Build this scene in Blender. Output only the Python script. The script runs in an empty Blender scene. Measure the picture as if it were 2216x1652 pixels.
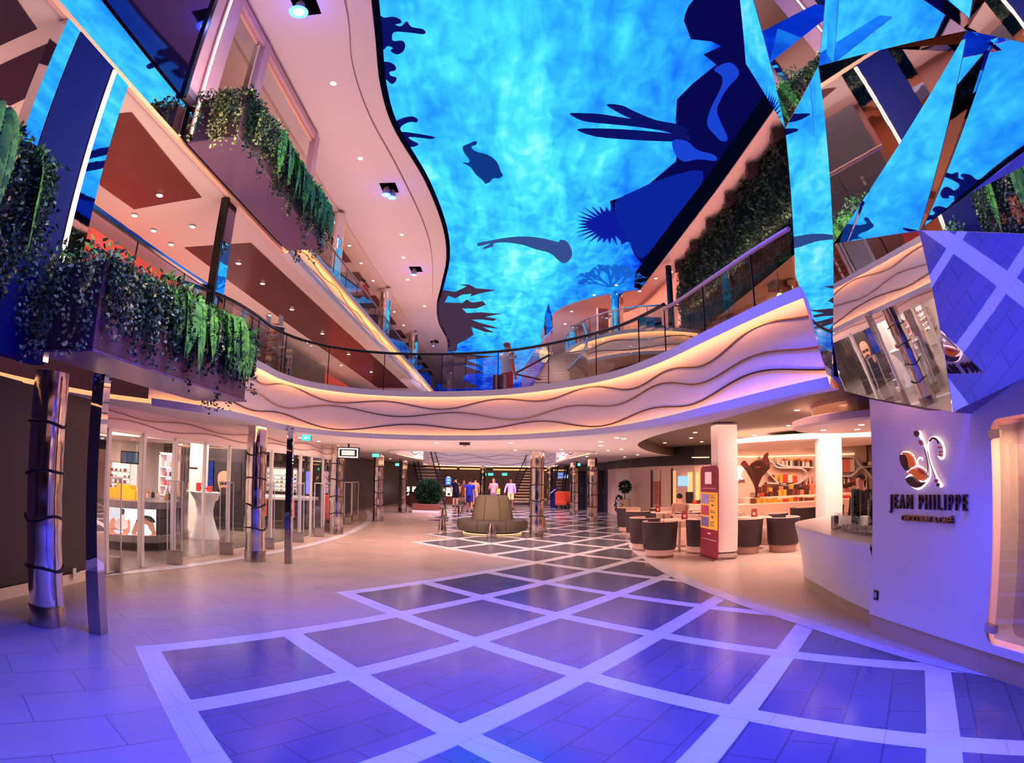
import bpy, bmesh, math, random
from mathutils import Vector, Matrix
from mathutils.geometry import tessellate_polygon
C = bpy.context.scene.collection
PI = math.pi
R = random.Random(7)

# ---------------------------------------------------------------- camera model
# The photograph is an equidistant wide-angle picture: angle off axis = K1/1000 per pixel.
K1 = .7605; PIT = .159; ROL = -.0108; EYE = 1.7
def _rot(d, s=1):
    if s > 0:
        a = ROL; d = (math.cos(a)*d[0]+math.sin(a)*d[2], d[1], -math.sin(a)*d[0]+math.cos(a)*d[2])
        a = PIT; return (d[0], math.cos(a)*d[1]-math.sin(a)*d[2], math.sin(a)*d[1]+math.cos(a)*d[2])
def ray(px, py):
    x = px-1108; y = 826-py
    r = math.hypot(x, y); th = K1*r/1000; s = math.sin(th)/max(r, 1e-9)
    return _rot((x*s, math.cos(th), y*s))
def onz(px, py, z): d = ray(px, py); t = (z-EYE)/d[2]; return Vector((d[0]*t, d[1]*t, z))
def ony(px, py, Y): d = ray(px, py); t = Y/d[1]; return Vector((d[0]*t, Y, EYE+d[2]*t))
def onx(px, py, X): d = ray(px, py); t = X/d[0]; return Vector((X, d[1]*t, EYE+d[2]*t))

sc = bpy.context.scene
cd = bpy.data.cameras.new('camera'); cam = bpy.data.objects.new('camera', cd); C.objects.link(cam)
sc.camera = cam
cd.type = 'PANO'; cd.panorama_type = 'FISHEYE_LENS_POLYNOMIAL'
cd.sensor_width = 36; cd.sensor_fit = 'HORIZONTAL'; cd.fisheye_fov = PI
cd.fisheye_polynomial_k0 = 0; cd.fisheye_polynomial_k1 = -K1/1000/(36/2216)
cd.fisheye_polynomial_k2 = cd.fisheye_polynomial_k3 = cd.fisheye_polynomial_k4 = 0
cd.clip_end = 200; cd.clip_start = .05
_m = Matrix((_rot((1,0,0)), _rot((0,0,1)), [-c for c in _rot((0,1,0))])).transposed().to_4x4()
_m.translation = (0, 0, EYE); cam.matrix_world = _m

sc.view_settings.view_transform = 'Standard'
sc.view_settings.look = 'None'; sc.view_settings.exposure = .32
cy = sc.cycles
cy.use_denoising = True
cy.max_bounces = 7; cy.diffuse_bounces = 2; cy.glossy_bounces = 4; cy.transmission_bounces = 2; cy.transparent_max_bounces = 10
cy.sample_clamp_indirect = 4; cy.sample_clamp_direct = 0
cy.caustics_reflective = False; cy.caustics_refractive = False
cy.use_adaptive_sampling = True; cy.adaptive_threshold = .03

w = bpy.data.worlds.new('world'); sc.world = w; w.use_nodes = True
w.node_tree.nodes['Background'].inputs[0].default_value = (.30, .16, .18, 1)
w.node_tree.nodes['Background'].inputs[1].default_value = .06

# ---------------------------------------------------------------- materials
MATS = {}
def lin(c):
    return tuple(((v/255) / 12.92 if v/255 <= .04045 else ((v/255+.055)/1.055)**2.4) for v in c)
def mat(name, rgb=None, rough=.5, metal=0., emit=None, es=0., noise=0., nscale=8., bump=0., spec=.5, alpha=1., sample=True, coat=0.):
    """rgb in 0..255 display values"""
    if name in MATS: return MATS[name]
    m = bpy.data.materials.new(name); m.use_nodes = True; nt = m.node_tree; N = nt.nodes; L = nt.links
    b = N['Principled BSDF']
    col = lin(rgb or (200, 200, 200)) + (1,)
    b.inputs['Base Color'].default_value = col
    b.inputs['Roughness'].default_value = rough; b.inputs['Metallic'].default_value = metal
    b.inputs['Specular IOR Level'].default_value = spec
    b.inputs['Alpha'].default_value = alpha
    if coat: b.inputs['Coat Weight'].default_value = coat
    if emit:
        b.inputs['Emission Color'].default_value = lin(emit) + (1,); b.inputs['Emission Strength'].default_value = es
    if noise or bump:
        tc = N.new('ShaderNodeTexCoord'); n = N.new('ShaderNodeTexNoise'); n.inputs['Scale'].default_value = nscale
        n.inputs['Detail'].default_value = 4
        L.new(tc.outputs['Object'], n.inputs['Vector'])
        if noise:
            mx = N.new('ShaderNodeMix'); mx.data_type = 'RGBA'; mx.blend_type = 'MIX'
            mx.inputs[6].default_value = tuple(c*(1-noise) for c in col[:3])+(1,)
            mx.inputs[7].default_value = tuple(min(1, c*(1+noise)) for c in col[:3])+(1,)
            L.new(n.outputs[0], mx.inputs[0]); L.new(mx.outputs[2], b.inputs['Base Color'])
        if bump:
            bp = N.new('ShaderNodeBump'); bp.inputs['Strength'].default_value = bump; bp.inputs['Distance'].default_value = .02
            L.new(n.outputs[0], bp.inputs['Height']); L.new(bp.outputs[0], b.inputs['Normal'])
    if not sample:
        try: m.cycles.emission_sampling = 'NONE'
        except Exception: pass
    MATS[name] = m; return m
def glow(name, rgb=(255, 255, 255), s=1., sample=False):
    if name in MATS: return MATS[name]
    m = bpy.data.materials.new(name); m.use_nodes = True; nt = m.node_tree; nt.nodes.clear()
    e = nt.nodes.new('ShaderNodeEmission'); o = nt.nodes.new('ShaderNodeOutputMaterial')
    e.inputs[0].default_value = lin(rgb)+(1,); e.inputs[1].default_value = s
    nt.links.new(e.outputs[0], o.inputs[0])
    if not sample: m.cycles.emission_sampling = 'NONE'
    MATS[name] = m; return m
def glassmat(name, tint=(225, 235, 240), refl=.10, rough=.02, clear=.92):
    """thin pane: mostly see-through, with a mirror reflection"""
    if name in MATS: return MATS[name]
    m = bpy.data.materials.new(name); m.use_nodes = True; nt = m.node_tree; nt.nodes.clear(); N = nt.nodes; L = nt.links
    t = N.new('ShaderNodeBsdfTransparent'); t.inputs[0].default_value = tuple(c*clear for c in lin(tint))+(1,)
    g = N.new('ShaderNodeBsdfGlossy'); g.inputs[0].default_value = (1, 1, 1, 1); g.inputs[1].default_value = rough
    f = N.new('ShaderNodeLayerWeight'); f.inputs[0].default_value = .5
    pw = N.new('ShaderNodeMath'); pw.operation = 'POWER'; pw.inputs[1].default_value = 4.5; L.new(f.outputs['Facing'], pw.inputs[0])
    a = N.new('ShaderNodeMath'); a.operation = 'MULTIPLY_ADD'; a.inputs[1].default_value = .75; a.inputs[2].default_value = refl
    a.use_clamp = True
    x = N.new('ShaderNodeMixShader'); o = N.new('ShaderNodeOutputMaterial')
    L.new(pw.outputs[0], a.inputs[0]); L.new(a.outputs[0], x.inputs[0]); L.new(t.outputs[0], x.inputs[1]); L.new(g.outputs[0], x.inputs[2])
    L.new(x.outputs[0], o.inputs[0]); MATS[name] = m; return m

WHITE = mat('white_lacquer', (214, 200, 196), .35)
CEIL = mat('plaster_ceiling', (205, 188, 182), .6)
CEILD = mat('taupe_ceiling', (92, 74, 66), .6)
FASC = mat('fascia_panel', (214, 200, 200), .45)
CHROME = mat('polished_steel', (228, 220, 218), .11, 1., bump=.25, nscale=2.2)
STEEL = mat('brushed_steel', (190, 182, 178), .28, 1.)
BRASS = mat('champagne_metal', (190, 150, 125), .22, 1.)
MIRROR = mat('mirror_panel', (235, 235, 240), .02, 1., bump=.035, nscale=2.0)
MIRRORF = mat('mirror_facet', (225, 228, 240), .015, 1., bump=.03, nscale=1.3)
BLACK = mat('black_metal', (22, 18, 20), .35)
DARKW = mat('dark_brown_panel', (62, 50, 52), .4, noise=.1)
BROWNP = mat('walnut_panel', (98, 52, 48), .25, noise=.2, nscale=1.5)
GLASS = glassmat('rail_glass', refl=.08)
SHOPG = glassmat('shop_glass', refl=.06)

# ---------------------------------------------------------------- mesh helper
class MB:
    def __init__(s): s.v = []; s.f = []; s.mi = []; s.cur = 0
    def add(s, vs, fs):
        o = len(s.v); s.v += [tuple(v) for v in vs]
        for f in fs: s.f.append([o+i for i in f]); s.mi.append(s.cur)
        return s
    def box(s, x0, x1, y0, y1, z0, z1, rot=0, piv=None):
        vs = [(x, y, z) for z in (z0, z1) for y in (y0, y1) for x in (x0, x1)]
        if rot:
            cx, cyy = piv or ((x0+x1)/2, (y0+y1)/2); c, n = math.cos(rot), math.sin(rot)
            vs = [(cx+(x-cx)*c-(y-cyy)*n, cyy+(x-cx)*n+(y-cyy)*c, z) for x, y, z in vs]
        return s.add(vs, [(0,2,3,1),(4,5,7,6),(0,1,5,4),(2,6,7,3),(0,4,6,2),(1,3,7,5)])
    def rbox(s, x0, x1, y0, y1, z0, z1, r=.02):
        """box with chamfered vertical and horizontal edges"""
        bm = bmesh.new(); vs = [bm.verts.new((x, y, z)) for z in (z0, z1) for y in (y0, y1) for x in (x0, x1)]
        for f in [(0,2,3,1),(4,5,7,6),(0,1,5,4),(2,6,7,3),(0,4,6,2),(1,3,7,5)]: bm.faces.new([vs[i] for i in f])
        bmesh.ops.bevel(bm, geom=bm.edges[:], offset=r, segments=2, affect='EDGES', profile=.6)
        bm.verts.index_update(); s.add([v.co[:] for v in bm.verts], [[v.index for v in f.verts] for f in bm.faces]); bm.free(); return s
    def lathe(s, prof, n=24, c=(0, 0), a0=0, a1=2*PI, sx=1, sy=1):
        full = abs(a1-a0-2*PI) < 1e-6; m = n if full else n+1
        vs = []
        for r, z in prof:
            for i in range(m):
                a = a0+(a1-a0)*i/n; vs.append((c[0]+r*math.cos(a)*sx, c[1]+r*math.sin(a)*sy, z))
        fs = []
        for k in range(len(prof)-1):
            for i in range(n):
                j = (i+1) % m if full else i+1
                fs.append((k*m+i, k*m+j, (k+1)*m+j, (k+1)*m+i))
        if full:
            fs.append(tuple(reversed(range(m)))); fs.append(tuple((len(prof)-1)*m+i for i in range(m)))
        return s.add(vs, fs)
    def tube(s, pts, r, n=6, closed=False, rs=None):
        pts = [Vector(p) for p in pts]; vs = []; N = len(pts)
        up = Vector((0, 0, 1))
        for i, p in enumerate(pts):
            a = pts[i-1] if (i or closed) else p; b = pts[(i+1) % N] if (i < N-1 or closed) else p
            t = (b-a).normalized() if (b-a).length > 1e-9 else Vector((0, 0, 1))
            u = up if abs(t.dot(up)) < .95 else Vector((1, 0, 0))
            x = t.cross(u).normalized(); y = x.cross(t)
            rr = rs[i] if rs else r
            for k in range(n):
                q = 2*PI*k/n+PI/n; vs.append(p+x*math.cos(q)*rr+y*math.sin(q)*rr)
        fs = []
        for i in range(N if closed else N-1):
            j = (i+1) % N
            for k in range(n): l = (k+1) % n; fs.append((i*n+k, i*n+l, j*n+l, j*n+k))
        if not closed: fs.append(tuple(reversed(range(n)))); fs.append(tuple((N-1)*n+k for k in range(n)))
        return s.add(vs, fs)
    def prism(s, poly, z0, z1, top=True, bot=True):
        n = len(poly); vs = [(p[0], p[1], z0) for p in poly]+[(p[0], p[1], z1) for p in poly]
        tris = tessellate_polygon([[Vector((p[0], p[1], 0)) for p in poly]])
        fs = [(i, (i+1) % n, n+(i+1) % n, n+i) for i in range(n)]
        if top: fs += [tuple(n+i for i in t) for t in tris]
        if bot: fs += [tuple(reversed(t)) for t in tris]
        return s.add(vs, fs)
    def flat(s, loops, z, flip=False):
        L = [[Vector((p[0], p[1], 0)) for p in l] for l in loops]
        tris = tessellate_polygon(L); vs = [(p[0], p[1], z) for l in loops for p in l]
        return s.add(vs, [tuple(reversed(t)) if flip else tuple(t) for t in tris])
    def wall(s, path, z0, z1, closed=False):
        n = len(path); vs = [(p[0], p[1], (z0(i) if callable(z0) else z0)) for i, p in enumerate(path)]+[(p[0], p[1], (z1(i) if callable(z1) else z1)) for i, p in enumerate(path)]
        return s.add(vs, [(i, (i+1) % n, n+(i+1) % n, n+i) for i in range(n if closed else n-1)])
    def sheet(s, pathA, pathB):
        n = len(pathA); return s.add(list(pathA)+list(pathB), [(i, i+1, n+i+1, n+i) for i in range(n-1)])
    def poly3(s, pts):
        return s.add(pts, [tuple(range(len(pts)))])
    def tri3(s, pts, nrm):
        """a flat polygon in 3-D, may be concave"""
        nrm = Vector(nrm).normalized(); u = nrm.orthogonal().normalized(); v = nrm.cross(u)
        P = [Vector((Vector(p).dot(u), Vector(p).dot(v), 0)) for p in pts]
        return s.add(pts, tessellate_polygon([P]))
    def disc(s, c, r, n=16, flip=True, axis='z'):
        vs = [(c[0]+r*math.cos(2*PI*i/n), c[1]+r*math.sin(2*PI*i/n), c[2]) for i in range(n)]
        return s.add(vs, [tuple(reversed(range(n))) if flip else tuple(range(n))])
    def sphere(s, c, r, n=12, m=8, sc_=(1, 1, 1)):
        vs = [(c[0], c[1], c[2]-r*sc_[2])]
        for k in range(1, m):
            t = -PI/2+PI*k/m
            for i in range(n): a = 2*PI*i/n; vs.append((c[0]+r*sc_[0]*math.cos(t)*math.cos(a), c[1]+r*sc_[1]*math.cos(t)*math.sin(a), c[2]+r*sc_[2]*math.sin(t)))
        vs.append((c[0], c[1], c[2]+r*sc_[2])); fs = []
        for i in range(n): fs.append((0, 1+(i+1) % n, 1+i)); fs.append((len(vs)-1, 1+(m-2)*n+i, 1+(m-2)*n+(i+1) % n))
        for k in range(m-2):
            for i in range(n): j = (i+1) % n; fs.append((1+k*n+i, 1+k*n+j, 1+(k+1)*n+j, 1+(k+1)*n+i))
        return s.add(vs, fs)
    def xf(s, M_, start=0):
        s.v[start:] = [tuple(M_ @ Vector(v)) for v in s.v[start:]]; return s
    def build(s, name, m, parent=None, smooth=False, loc=None, rotz=0, mod=None):
        me = bpy.data.meshes.new(name); me.from_pydata(s.v, [], s.f)
        ms = m if isinstance(m, (list, tuple)) else [m]
        for q in ms: me.materials.append(q)
        if len(ms) > 1: me.polygons.foreach_set('material_index', s.mi)
        bm = bmesh.new(); bm.from_mesh(me)
        if not getattr(s, 'raw', False): bmesh.ops.recalc_face_normals(bm, faces=bm.faces[:])
        if smooth:
            for f in bm.faces: f.smooth = True
            for e in bm.edges:
                if len(e.link_faces) == 2 and e.calc_face_angle(0) > .7: e.smooth = False
        bm.to_mesh(me); bm.free()
        o = bpy.data.objects.new(name, me); C.objects.link(o)
        if loc is not None: o.location = loc
        if rotz: o.rotation_euler.z = rotz
        if parent is not None: o.parent = parent
        return o
def top(name, label, cat, group=None, loc=(0, 0, 0), rotz=0):
    o = bpy.data.objects.new(name, None); C.objects.link(o); o.location = loc; o.rotation_euler = (0, 0, rotz)
    o.empty_display_size = .1
    return tag(o, label, cat, group)
def tag(o, label, cat=None, group=None):
    o['label'] = label
    if cat: o['category'] = cat
    if group: o['group'] = group
    return o
def struct(o): o['kind'] = 'structure'; return o
def dup(root, loc=None, rotz=None, label=None, group=None):
    r = root.copy(); C.objects.link(r)
    if loc is not None: r.location = loc
    if rotz is not None: r.rotation_euler = (0, 0, rotz)
    if label: r['label'] = label
    if group: r['group'] = group
    for ch in list(root.children):
        c = ch.copy(); C.objects.link(c); c.parent = r
        for g in ch.children:
            d = g.copy(); C.objects.link(d); d.parent = c
    return r
def cr(pts, k=8, closed=False):
    """smooth curve through the points"""
    P = [Vector(p) for p in pts]; out = []; n = len(P)
    for i in range(n if closed else n-1):
        p0 = P[i-1] if (i or closed) else P[0]; p1 = P[i]; p2 = P[(i+1) % n]; p3 = P[(i+2) % n] if (closed or i < n-2) else P[-1]
        for j in range(k):
            t = j/k; out.append(.5*((2*p1)+(-p0+p2)*t+(2*p0-5*p1+4*p2-p3)*t*t+(-p0+3*p1-3*p2+p3)*t**3))
    if not closed: out.append(P[-1])
    return out
def offset(path, d):
    """shift a plan path sideways (to its right for d > 0)"""
    out = []
    for i, p in enumerate(path):
        a = path[max(0, i-1)]; b = path[min(len(path)-1, i+1)]; t = Vector((b[0]-a[0], b[1]-a[1])).normalized()
        out.append(Vector((p[0]+t.y*d, p[1]-t.x*d) + ((p[2],) if len(p) > 2 else ())))
    return out
def resample(path, step):
    out = [Vector(path[0])]; acc = 0
    for i in range(1, len(path)):
        a, b = Vector(path[i-1]), Vector(path[i]); l = (b-a).length; pos = step-acc
        while pos <= l and l > 0: out.append(a.lerp(b, pos/l)); pos += step
        acc = l-(pos-step) if l > 0 else acc
    if (out[-1]-Vector(path[-1])).length > 1e-4: out.append(Vector(path[-1]))
    return out
def area(name, loc, size, power, rgb, rot=(0, 0, 0), sy=None, spread=None):
    l = bpy.data.lights.new(name, 'AREA'); l.energy = power; l.color = lin(rgb); l.size = size
    if sy: l.shape = 'RECTANGLE'; l.size_y = sy
    if spread: l.spread = spread
    o = bpy.data.objects.new(name, l); C.objects.link(o); o.location = loc; o.rotation_euler = rot; o.visible_glossy = False; return o
def spot(name, loc, to, power, rgb, ang=60, blend=.5, r=.05):
    l = bpy.data.lights.new(name, 'SPOT'); l.energy = power; l.color = lin(rgb); l.spot_size = math.radians(ang); l.spot_blend = blend; l.shadow_soft_size = r
    o = bpy.data.objects.new(name, l); C.objects.link(o); o.location = loc
    o.rotation_euler = (Vector(to)-Vector(loc)).to_track_quat('-Z', 'Y').to_euler(); return o
# ================================================================ FLOOR
def node(i, j): return Vector((-1.33+.98*i+.945*j, 7.24-1.105*i+1.265*j))
def tilemat(name, rgb, rough, scale, var=.12, joint=.55, rot=0., ratio=.5, jw=.006):
    m = bpy.data.materials.new(name); m.use_nodes = True; nt = m.node_tree; N = nt.nodes; L = nt.links; b = N['Principled BSDF']
    tc = N.new('ShaderNodeTexCoord'); mp = N.new('ShaderNodeMapping'); mp.inputs['Rotation'].default_value = (0, 0, rot)
    br = N.new('ShaderNodeTexBrick'); c = lin(rgb)
    br.inputs['Color1'].default_value = c+(1,); br.inputs['Color2'].default_value = tuple(v*(1-var) for v in c)+(1,)
    br.inputs['Mortar'].default_value = tuple(v*joint for v in c)+(1,)
    br.inputs['Scale'].default_value = 1; br.inputs['Mortar Size'].default_value = jw; br.inputs['Brick Width'].default_value = scale; br.inputs['Row Height'].default_value = scale*ratio
    br.inputs['Mortar Smooth'].default_value = .2
    n = N.new('ShaderNodeTexNoise'); n.inputs['Scale'].default_value = 1.7; n.inputs['Detail'].default_value = 6
    mx = N.new('ShaderNodeMix'); mx.data_type = 'RGBA'; mx.blend_type = 'MULTIPLY'; mx.inputs[0].default_value = .35
    rr = N.new('ShaderNodeMapRange'); rr.inputs[3].default_value = rough*.7; rr.inputs[4].default_value = rough*1.4
    L.new(tc.outputs['Object'], mp.inputs[0]); L.new(mp.outputs[0], br.inputs[0]); L.new(tc.outputs['Object'], n.inputs['Vector'])
    L.new(br.outputs[0], mx.inputs[6]); L.new(n.outputs[1], mx.inputs[7]); L.new(mx.outputs[2], b.inputs['Base Color'])
    L.new(n.outputs[0], rr.inputs[0]); L.new(rr.outputs[0], b.inputs['Roughness'])
    MATS[name] = m; return m
T1 = math.atan2(1.265, .945)
FLOORM = tilemat('beige_stone_tile', (168, 142, 130), .30, 1.0, rot=-T1)
DARKT = tilemat('dark_slate_tile', (88, 84, 98), .16, .62, var=.07, joint=.6, rot=-T1, jw=.008)
BAND = tilemat('pale_marble_band', (204, 192, 200), .22, .8, var=.05, joint=.8, rot=-T1, ratio=1)
SHOPF = tilemat('grey_shop_tile', (128, 112, 104), .25, 1.2, rot=0)

fl = struct(MB().box(-14, 14, -9, 62, -.12, 0).build('floor', FLOORM))
cells = []
for j in range(-2, 19):
    lo = 0 if j < 0 else (-1 if j < 3 else (-4 if j == 3 else (-(j+1) if j < 6 else -(j+2))))
    for i in range(lo, 11):
        c = node(i+.5, j+.5)
        if c.x < 6.2 and -1 < c.y < 50: cells.append((i, j))
cs = set(cells)
mb = MB(); mt = MB()
for i, j in cells:
    q = [node(i, j), node(i+1, j), node(i+1, j+1), node(i, j+1)]
    mb.add([(p.x, p.y, .003) for p in q], [(0, 1, 2, 3)])
    c = node(i+.5, j+.5); e1 = Vector((.98, -1.105)).normalized(); e2 = Vector((.945, 1.265)).normalized()
    k = .115/abs(e1.x*e2.y-e1.y*e2.x)
    t = [q[0]+(e1+e2)*k, q[1]+(e2-e1)*k, q[2]-(e1+e2)*k, q[3]+(e1-e2)*k]
    mt.add([(p.x, p.y, .005) for p in t], [(0, 1, 2, 3)])
    for (di, dj, a, b, o) in ((-1, 0, q[0], q[3], -e1), (1, 0, q[1], q[2], e1), (0, -1, q[0], q[1], -e2), (0, 1, q[3], q[2], e2)):
        if (i+di, j+dj) not in cs:
            d = (b-a).normalized(); o_ = o*k
            mb.add([(p.x, p.y, .0014+.0006*(di != 0)+.0003*((i+j) % 2)) for p in (a-d*k, b+d*k, b+d*k+o_, a-d*k+o_)], [(0, 1, 2, 3)])
struct(mb.build('floor', BAND, fl)); struct(mt.build('floor', DARKT, fl))
# café floor, with its curved pale border
outer = [(6.6, 30), (5.2, 22), (3.9, 17.5), (3.22, 14.8), (3.02, 12.04), (3.0, 9.67), (3.15, 7.94), (3.42, 6.39), (3.52, 5.2), (3.7, 4.1), (4.1, 3)]
inner = [(6.3, 30.3), (4.9, 22.3), (3.65, 17.7), (2.93, 14.9), (2.73, 12.1), (2.72, 10.0), (2.92, 7.9), (3.18, 6.3), (3.35, 5.2), (3.57, 4.0), (3.95, 3)]
oc = cr(outer, 6); ic = cr(inner, 6)
mb = MB(); mb.sheet([(p.x, p.y, .007) for p in ic], [(p.x, p.y, .007) for p in oc]); struct(mb.build('floor', BAND, fl))
CAFEF = tilemat('cafe_stone_tile', (205, 180, 165), .3, 1.2, rot=.2, var=.06, joint=.8)
mb = MB(); mb.flat([[(p.x, p.y) for p in oc]+[(13, 3), (13, 30)]], .006); struct(mb.build('floor', CAFEF, fl))
# shop floor on the left and its pale curved border
sg = cr([(-5.86, 6.9), (-5.84, 8.0), (-5.84, 9.3), (-5.72, 11.2), (-5.42, 13.0), (-5.22, 14.6), (-5.35, 17), (-5.75, 19.8), (-6.3, 22.5), (-7.6, 25)], 6)
sb = cr([(-6.0, 7.1), (-5.75, 7.9), (-5.3, 9.56), (-4.86, 12.0), (-4.6, 14.3), (-4.66, 17.7), (-5.3, 22.7), (-6.8, 28.5)], 6)
mb = MB(); mb.sheet([(p.x, p.y, .004) for p in offset(sb, .12)], [(p.x, p.y, .004) for p in offset(sb, -.12)]); struct(mb.build('floor', BAND, fl))
mb = MB(); mb.flat([[(p.x, p.y) for p in sg]+[(-13.5, 25), (-13.5, 6.9)]], .004); struct(mb.build('floor', SHOPF, fl))

# ================================================================ OUTER SHELL
LW = mat('wall_paint_pink', (190, 150, 140), .6)
struct(MB().box(-13.6, -13.5, -9, 62, 0, 9.6).build('wall_left', mat('wall_warm_grey', (150, 122, 116), .6)))
struct(MB().box(13.5, 13.6, -9, 62, 0, 9.6).build('wall_right', mat('wall_warm_grey2', (150, 120, 110), .6)))
struct(MB().box(-13.6, 13.6, 61, 61.1, 0, 9.6).build('wall_far', mat('wall_dark', (70, 50, 48), .5)))
struct(MB().box(-13.6, 13.6, -9.1, -9, 0, 9.6).build('wall_back', mat('wall_back_dark', (60, 42, 48), .6)))

# ================================================================ DECK 2 SLAB (ceiling over the promenade)
FA = [(-5.75, -8.9), (-5.75, 0), (-5.75, 4.2), (-5.7, 5.4), (-5.4, 6.5), (-4.75, 7.35), (-4.38, 8.3), (-4.3, 9.3), (-4.33, 10.3), (-4.12, 11.25), (-3.6, 12.0), (-2.9, 12.42), (-2.0, 12.6), (-1.02, 12.5), (.12, 12.0), (1.2, 10.9), (1.85, 9.85), (2.27, 8.47), (2.5, 7.1), (2.68, 6.05), (2.8, 5.49), (2.94, 5.0), (3.14, 4.5), (3.5, 4.12), (4.0, 3.8), (4.4, 3.1), (4.7, 2.3), (5.5, 1.0), (5.6, -8.9)]
fa = cr(FA, 8)
void2 = cr([(-3.6, 18.6), (-2.6, 18.15), (-1.4, 18.3), (0, 18.1), (1.4, 17.4), (2.3, 17.9), (2.35, 19.5), (2.2, 24), (2.3, 31), (2.8, 37), (2.2, 40.5), (0, 41.6), (-3, 41.6), (-5.4, 40.2), (-5.0, 34), (-4.1, 28), (-4.0, 22)], 6, True)
Z1, Z2 = 2.5, 3.3
outerp = [(-13.5, -8.9), (-13.5, 61), (13.5, 61), (13.5, -8.9)]
# café zone has its own higher, darker ceiling: cut it out of the pale one
cafe = cr([(4.85, 3.3), (4.4, 4.3), (3.5, 4.75), (3.12, 5.35), (3.02, 6.2), (2.96, 7.4), (2.9, 8.7), (2.75, 10.4), (2.78, 12.4), (3.15, 14.9), (4.4, 18.6), (6.0, 21.6), (8.6, 22.9), (13.4, 23.2)], 6)
cafel = [(p.x, p.y) for p in cafe]+[(13.4, 3.3)]
mb = MB(); mb.flat([[p for p in outerp[:1]]+outerp[1:3]+[(13.5, -8.9)]+[(p.x, p.y) for p in reversed(fa)], [(p.x, p.y) for p in void2], cafel], Z1, True)
ce1 = struct(mb.build('ceiling', CEIL))
mb = MB(); mb.flat([cafel], 2.8, True); mb.wall(cafel, Z1, 2.8, True); ce1b = struct(mb.build('ceiling', CEILD, ce1))
mb = MB(); mb.flat([[p for p in outerp[:1]]+outerp[1:3]+[(13.5, -8.9)]+[(p.x, p.y) for p in reversed(fa)], [(p.x, p.y) for p in void2]], Z2)
D2F = struct(mb.build('floor', mat('deck_carpet', (110, 80, 76), .8)))

# wavy illuminated fascia
WARM = (255, 176, 108)
STRIP = glow('cove_light', (255, 170, 105), 9, sample=True)
def fascia(path, z0, z1, out, name='trim_1', wz=(.22, .5, .76), mirror=False, fm=None, strip=True, scale=1., ph=0, wr=.011):
    """path in plan; out = +1/-1 which side faces the void"""
    root = MB(); h = z1-z0
    lip = .16*scale; t = .07*scale
    p = path; po = offset(p, out*lip); pi_ = offset(p, -out*.02)
    root.wall(p, z0, z1)
    # top and bottom lips: a band hung in front of the wall hides the light strip
    for a, b, c_ in ((z1-.10*scale, z1+.02, z1+.02), (z0-.05, z0+.055*scale, z0-.05)):
        root.sheet([(q.x, q.y, c_) for q in pi_], [(q.x, q.y, c_) for q in po])
        root.sheet([(q.x, q.y, a) for q in po], [(q.x, q.y, b) for q in po])
        pb = offset(p, out*(lip-.015)); root.sheet([(q.x, q.y, a) for q in pb], [(q.x, q.y, b) for q in pb])
        e_ = a if c_ > z0 else b; root.sheet([(q.x, q.y, e_) for q in po], [(q.x, q.y, e_) for q in pb])
    o = struct(root.build(name, fm or FASC))
    if strip:
        sa = offset(p, out*(lip-.02))
        m = MB()
        m.sheet([(q.x, q.y, z1-.085*scale) for q in sa], [(q.x, q.y, z1-.01) for q in sa])
        m.sheet([(q.x, q.y, z0-.03) for q in sa], [(q.x, q.y, z0+.04*scale) for q in sa])
        struct(m.build('cove_light', STRIP, o))
    # three wavy metal inlays
    rs = resample(p, .06*scale); L_ = len(rs)
    for k, wv in enumerate(wz):
        pts = []
        for i, q in enumerate(rs):
            s = i*.06
            z = z0+h*wv+h*.075*math.sin(s*2.1*(1+.13*k)+ph+k*1.9)+h*.045*math.sin(s*.93+k*2.3+ph)
            pts.append((q.x, q.y, z))
        pp = offset([Vector(a) for a in pts], out*.008)
        m = MB(); m.tube([(a[0], a[1], a[2]) for a in pp], wr, 4)
        struct(m.build('wave_inlay', BRASS if k != 0 else mat('bronze_inlay', (110, 70, 55), .3, 1.), o))
    return o
i0 = min(range(len(fa)), key=lambda i: (fa[i]-Vector((-4.9, 7.2))).length)
fascia(fa[i0:], Z1, 3.45, 1, 'trim_1')
# near left stretch is clad in mirror and only lit from below
m = MB(); m.wall(fa[:i0+1], Z1, 3.45); o = struct(m.build('trim_2', MIRROR))
m = MB(); m.wall(offset(fa[:i0+1], .04), Z1-.01, Z1+.05); struct(m.build('cove_light', glow('cove_light_soft', (255, 178, 120), 1.0), o))
m = MB(); m.sheet([(q.x, q.y, Z1-.005) for q in offset(fa[:i0+1], -.02)], [(q.x, q.y, Z1-.005) for q in offset(fa[:i0+1], .05)]); struct(m.build('trim_edge', FASC, o))
v2 = [Vector((p.x, p.y)) for p in void2]
fascia(v2+[v2[0]], Z1, 3.45, -1 if False else 1, 'trim_3', wr=.02)

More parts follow.
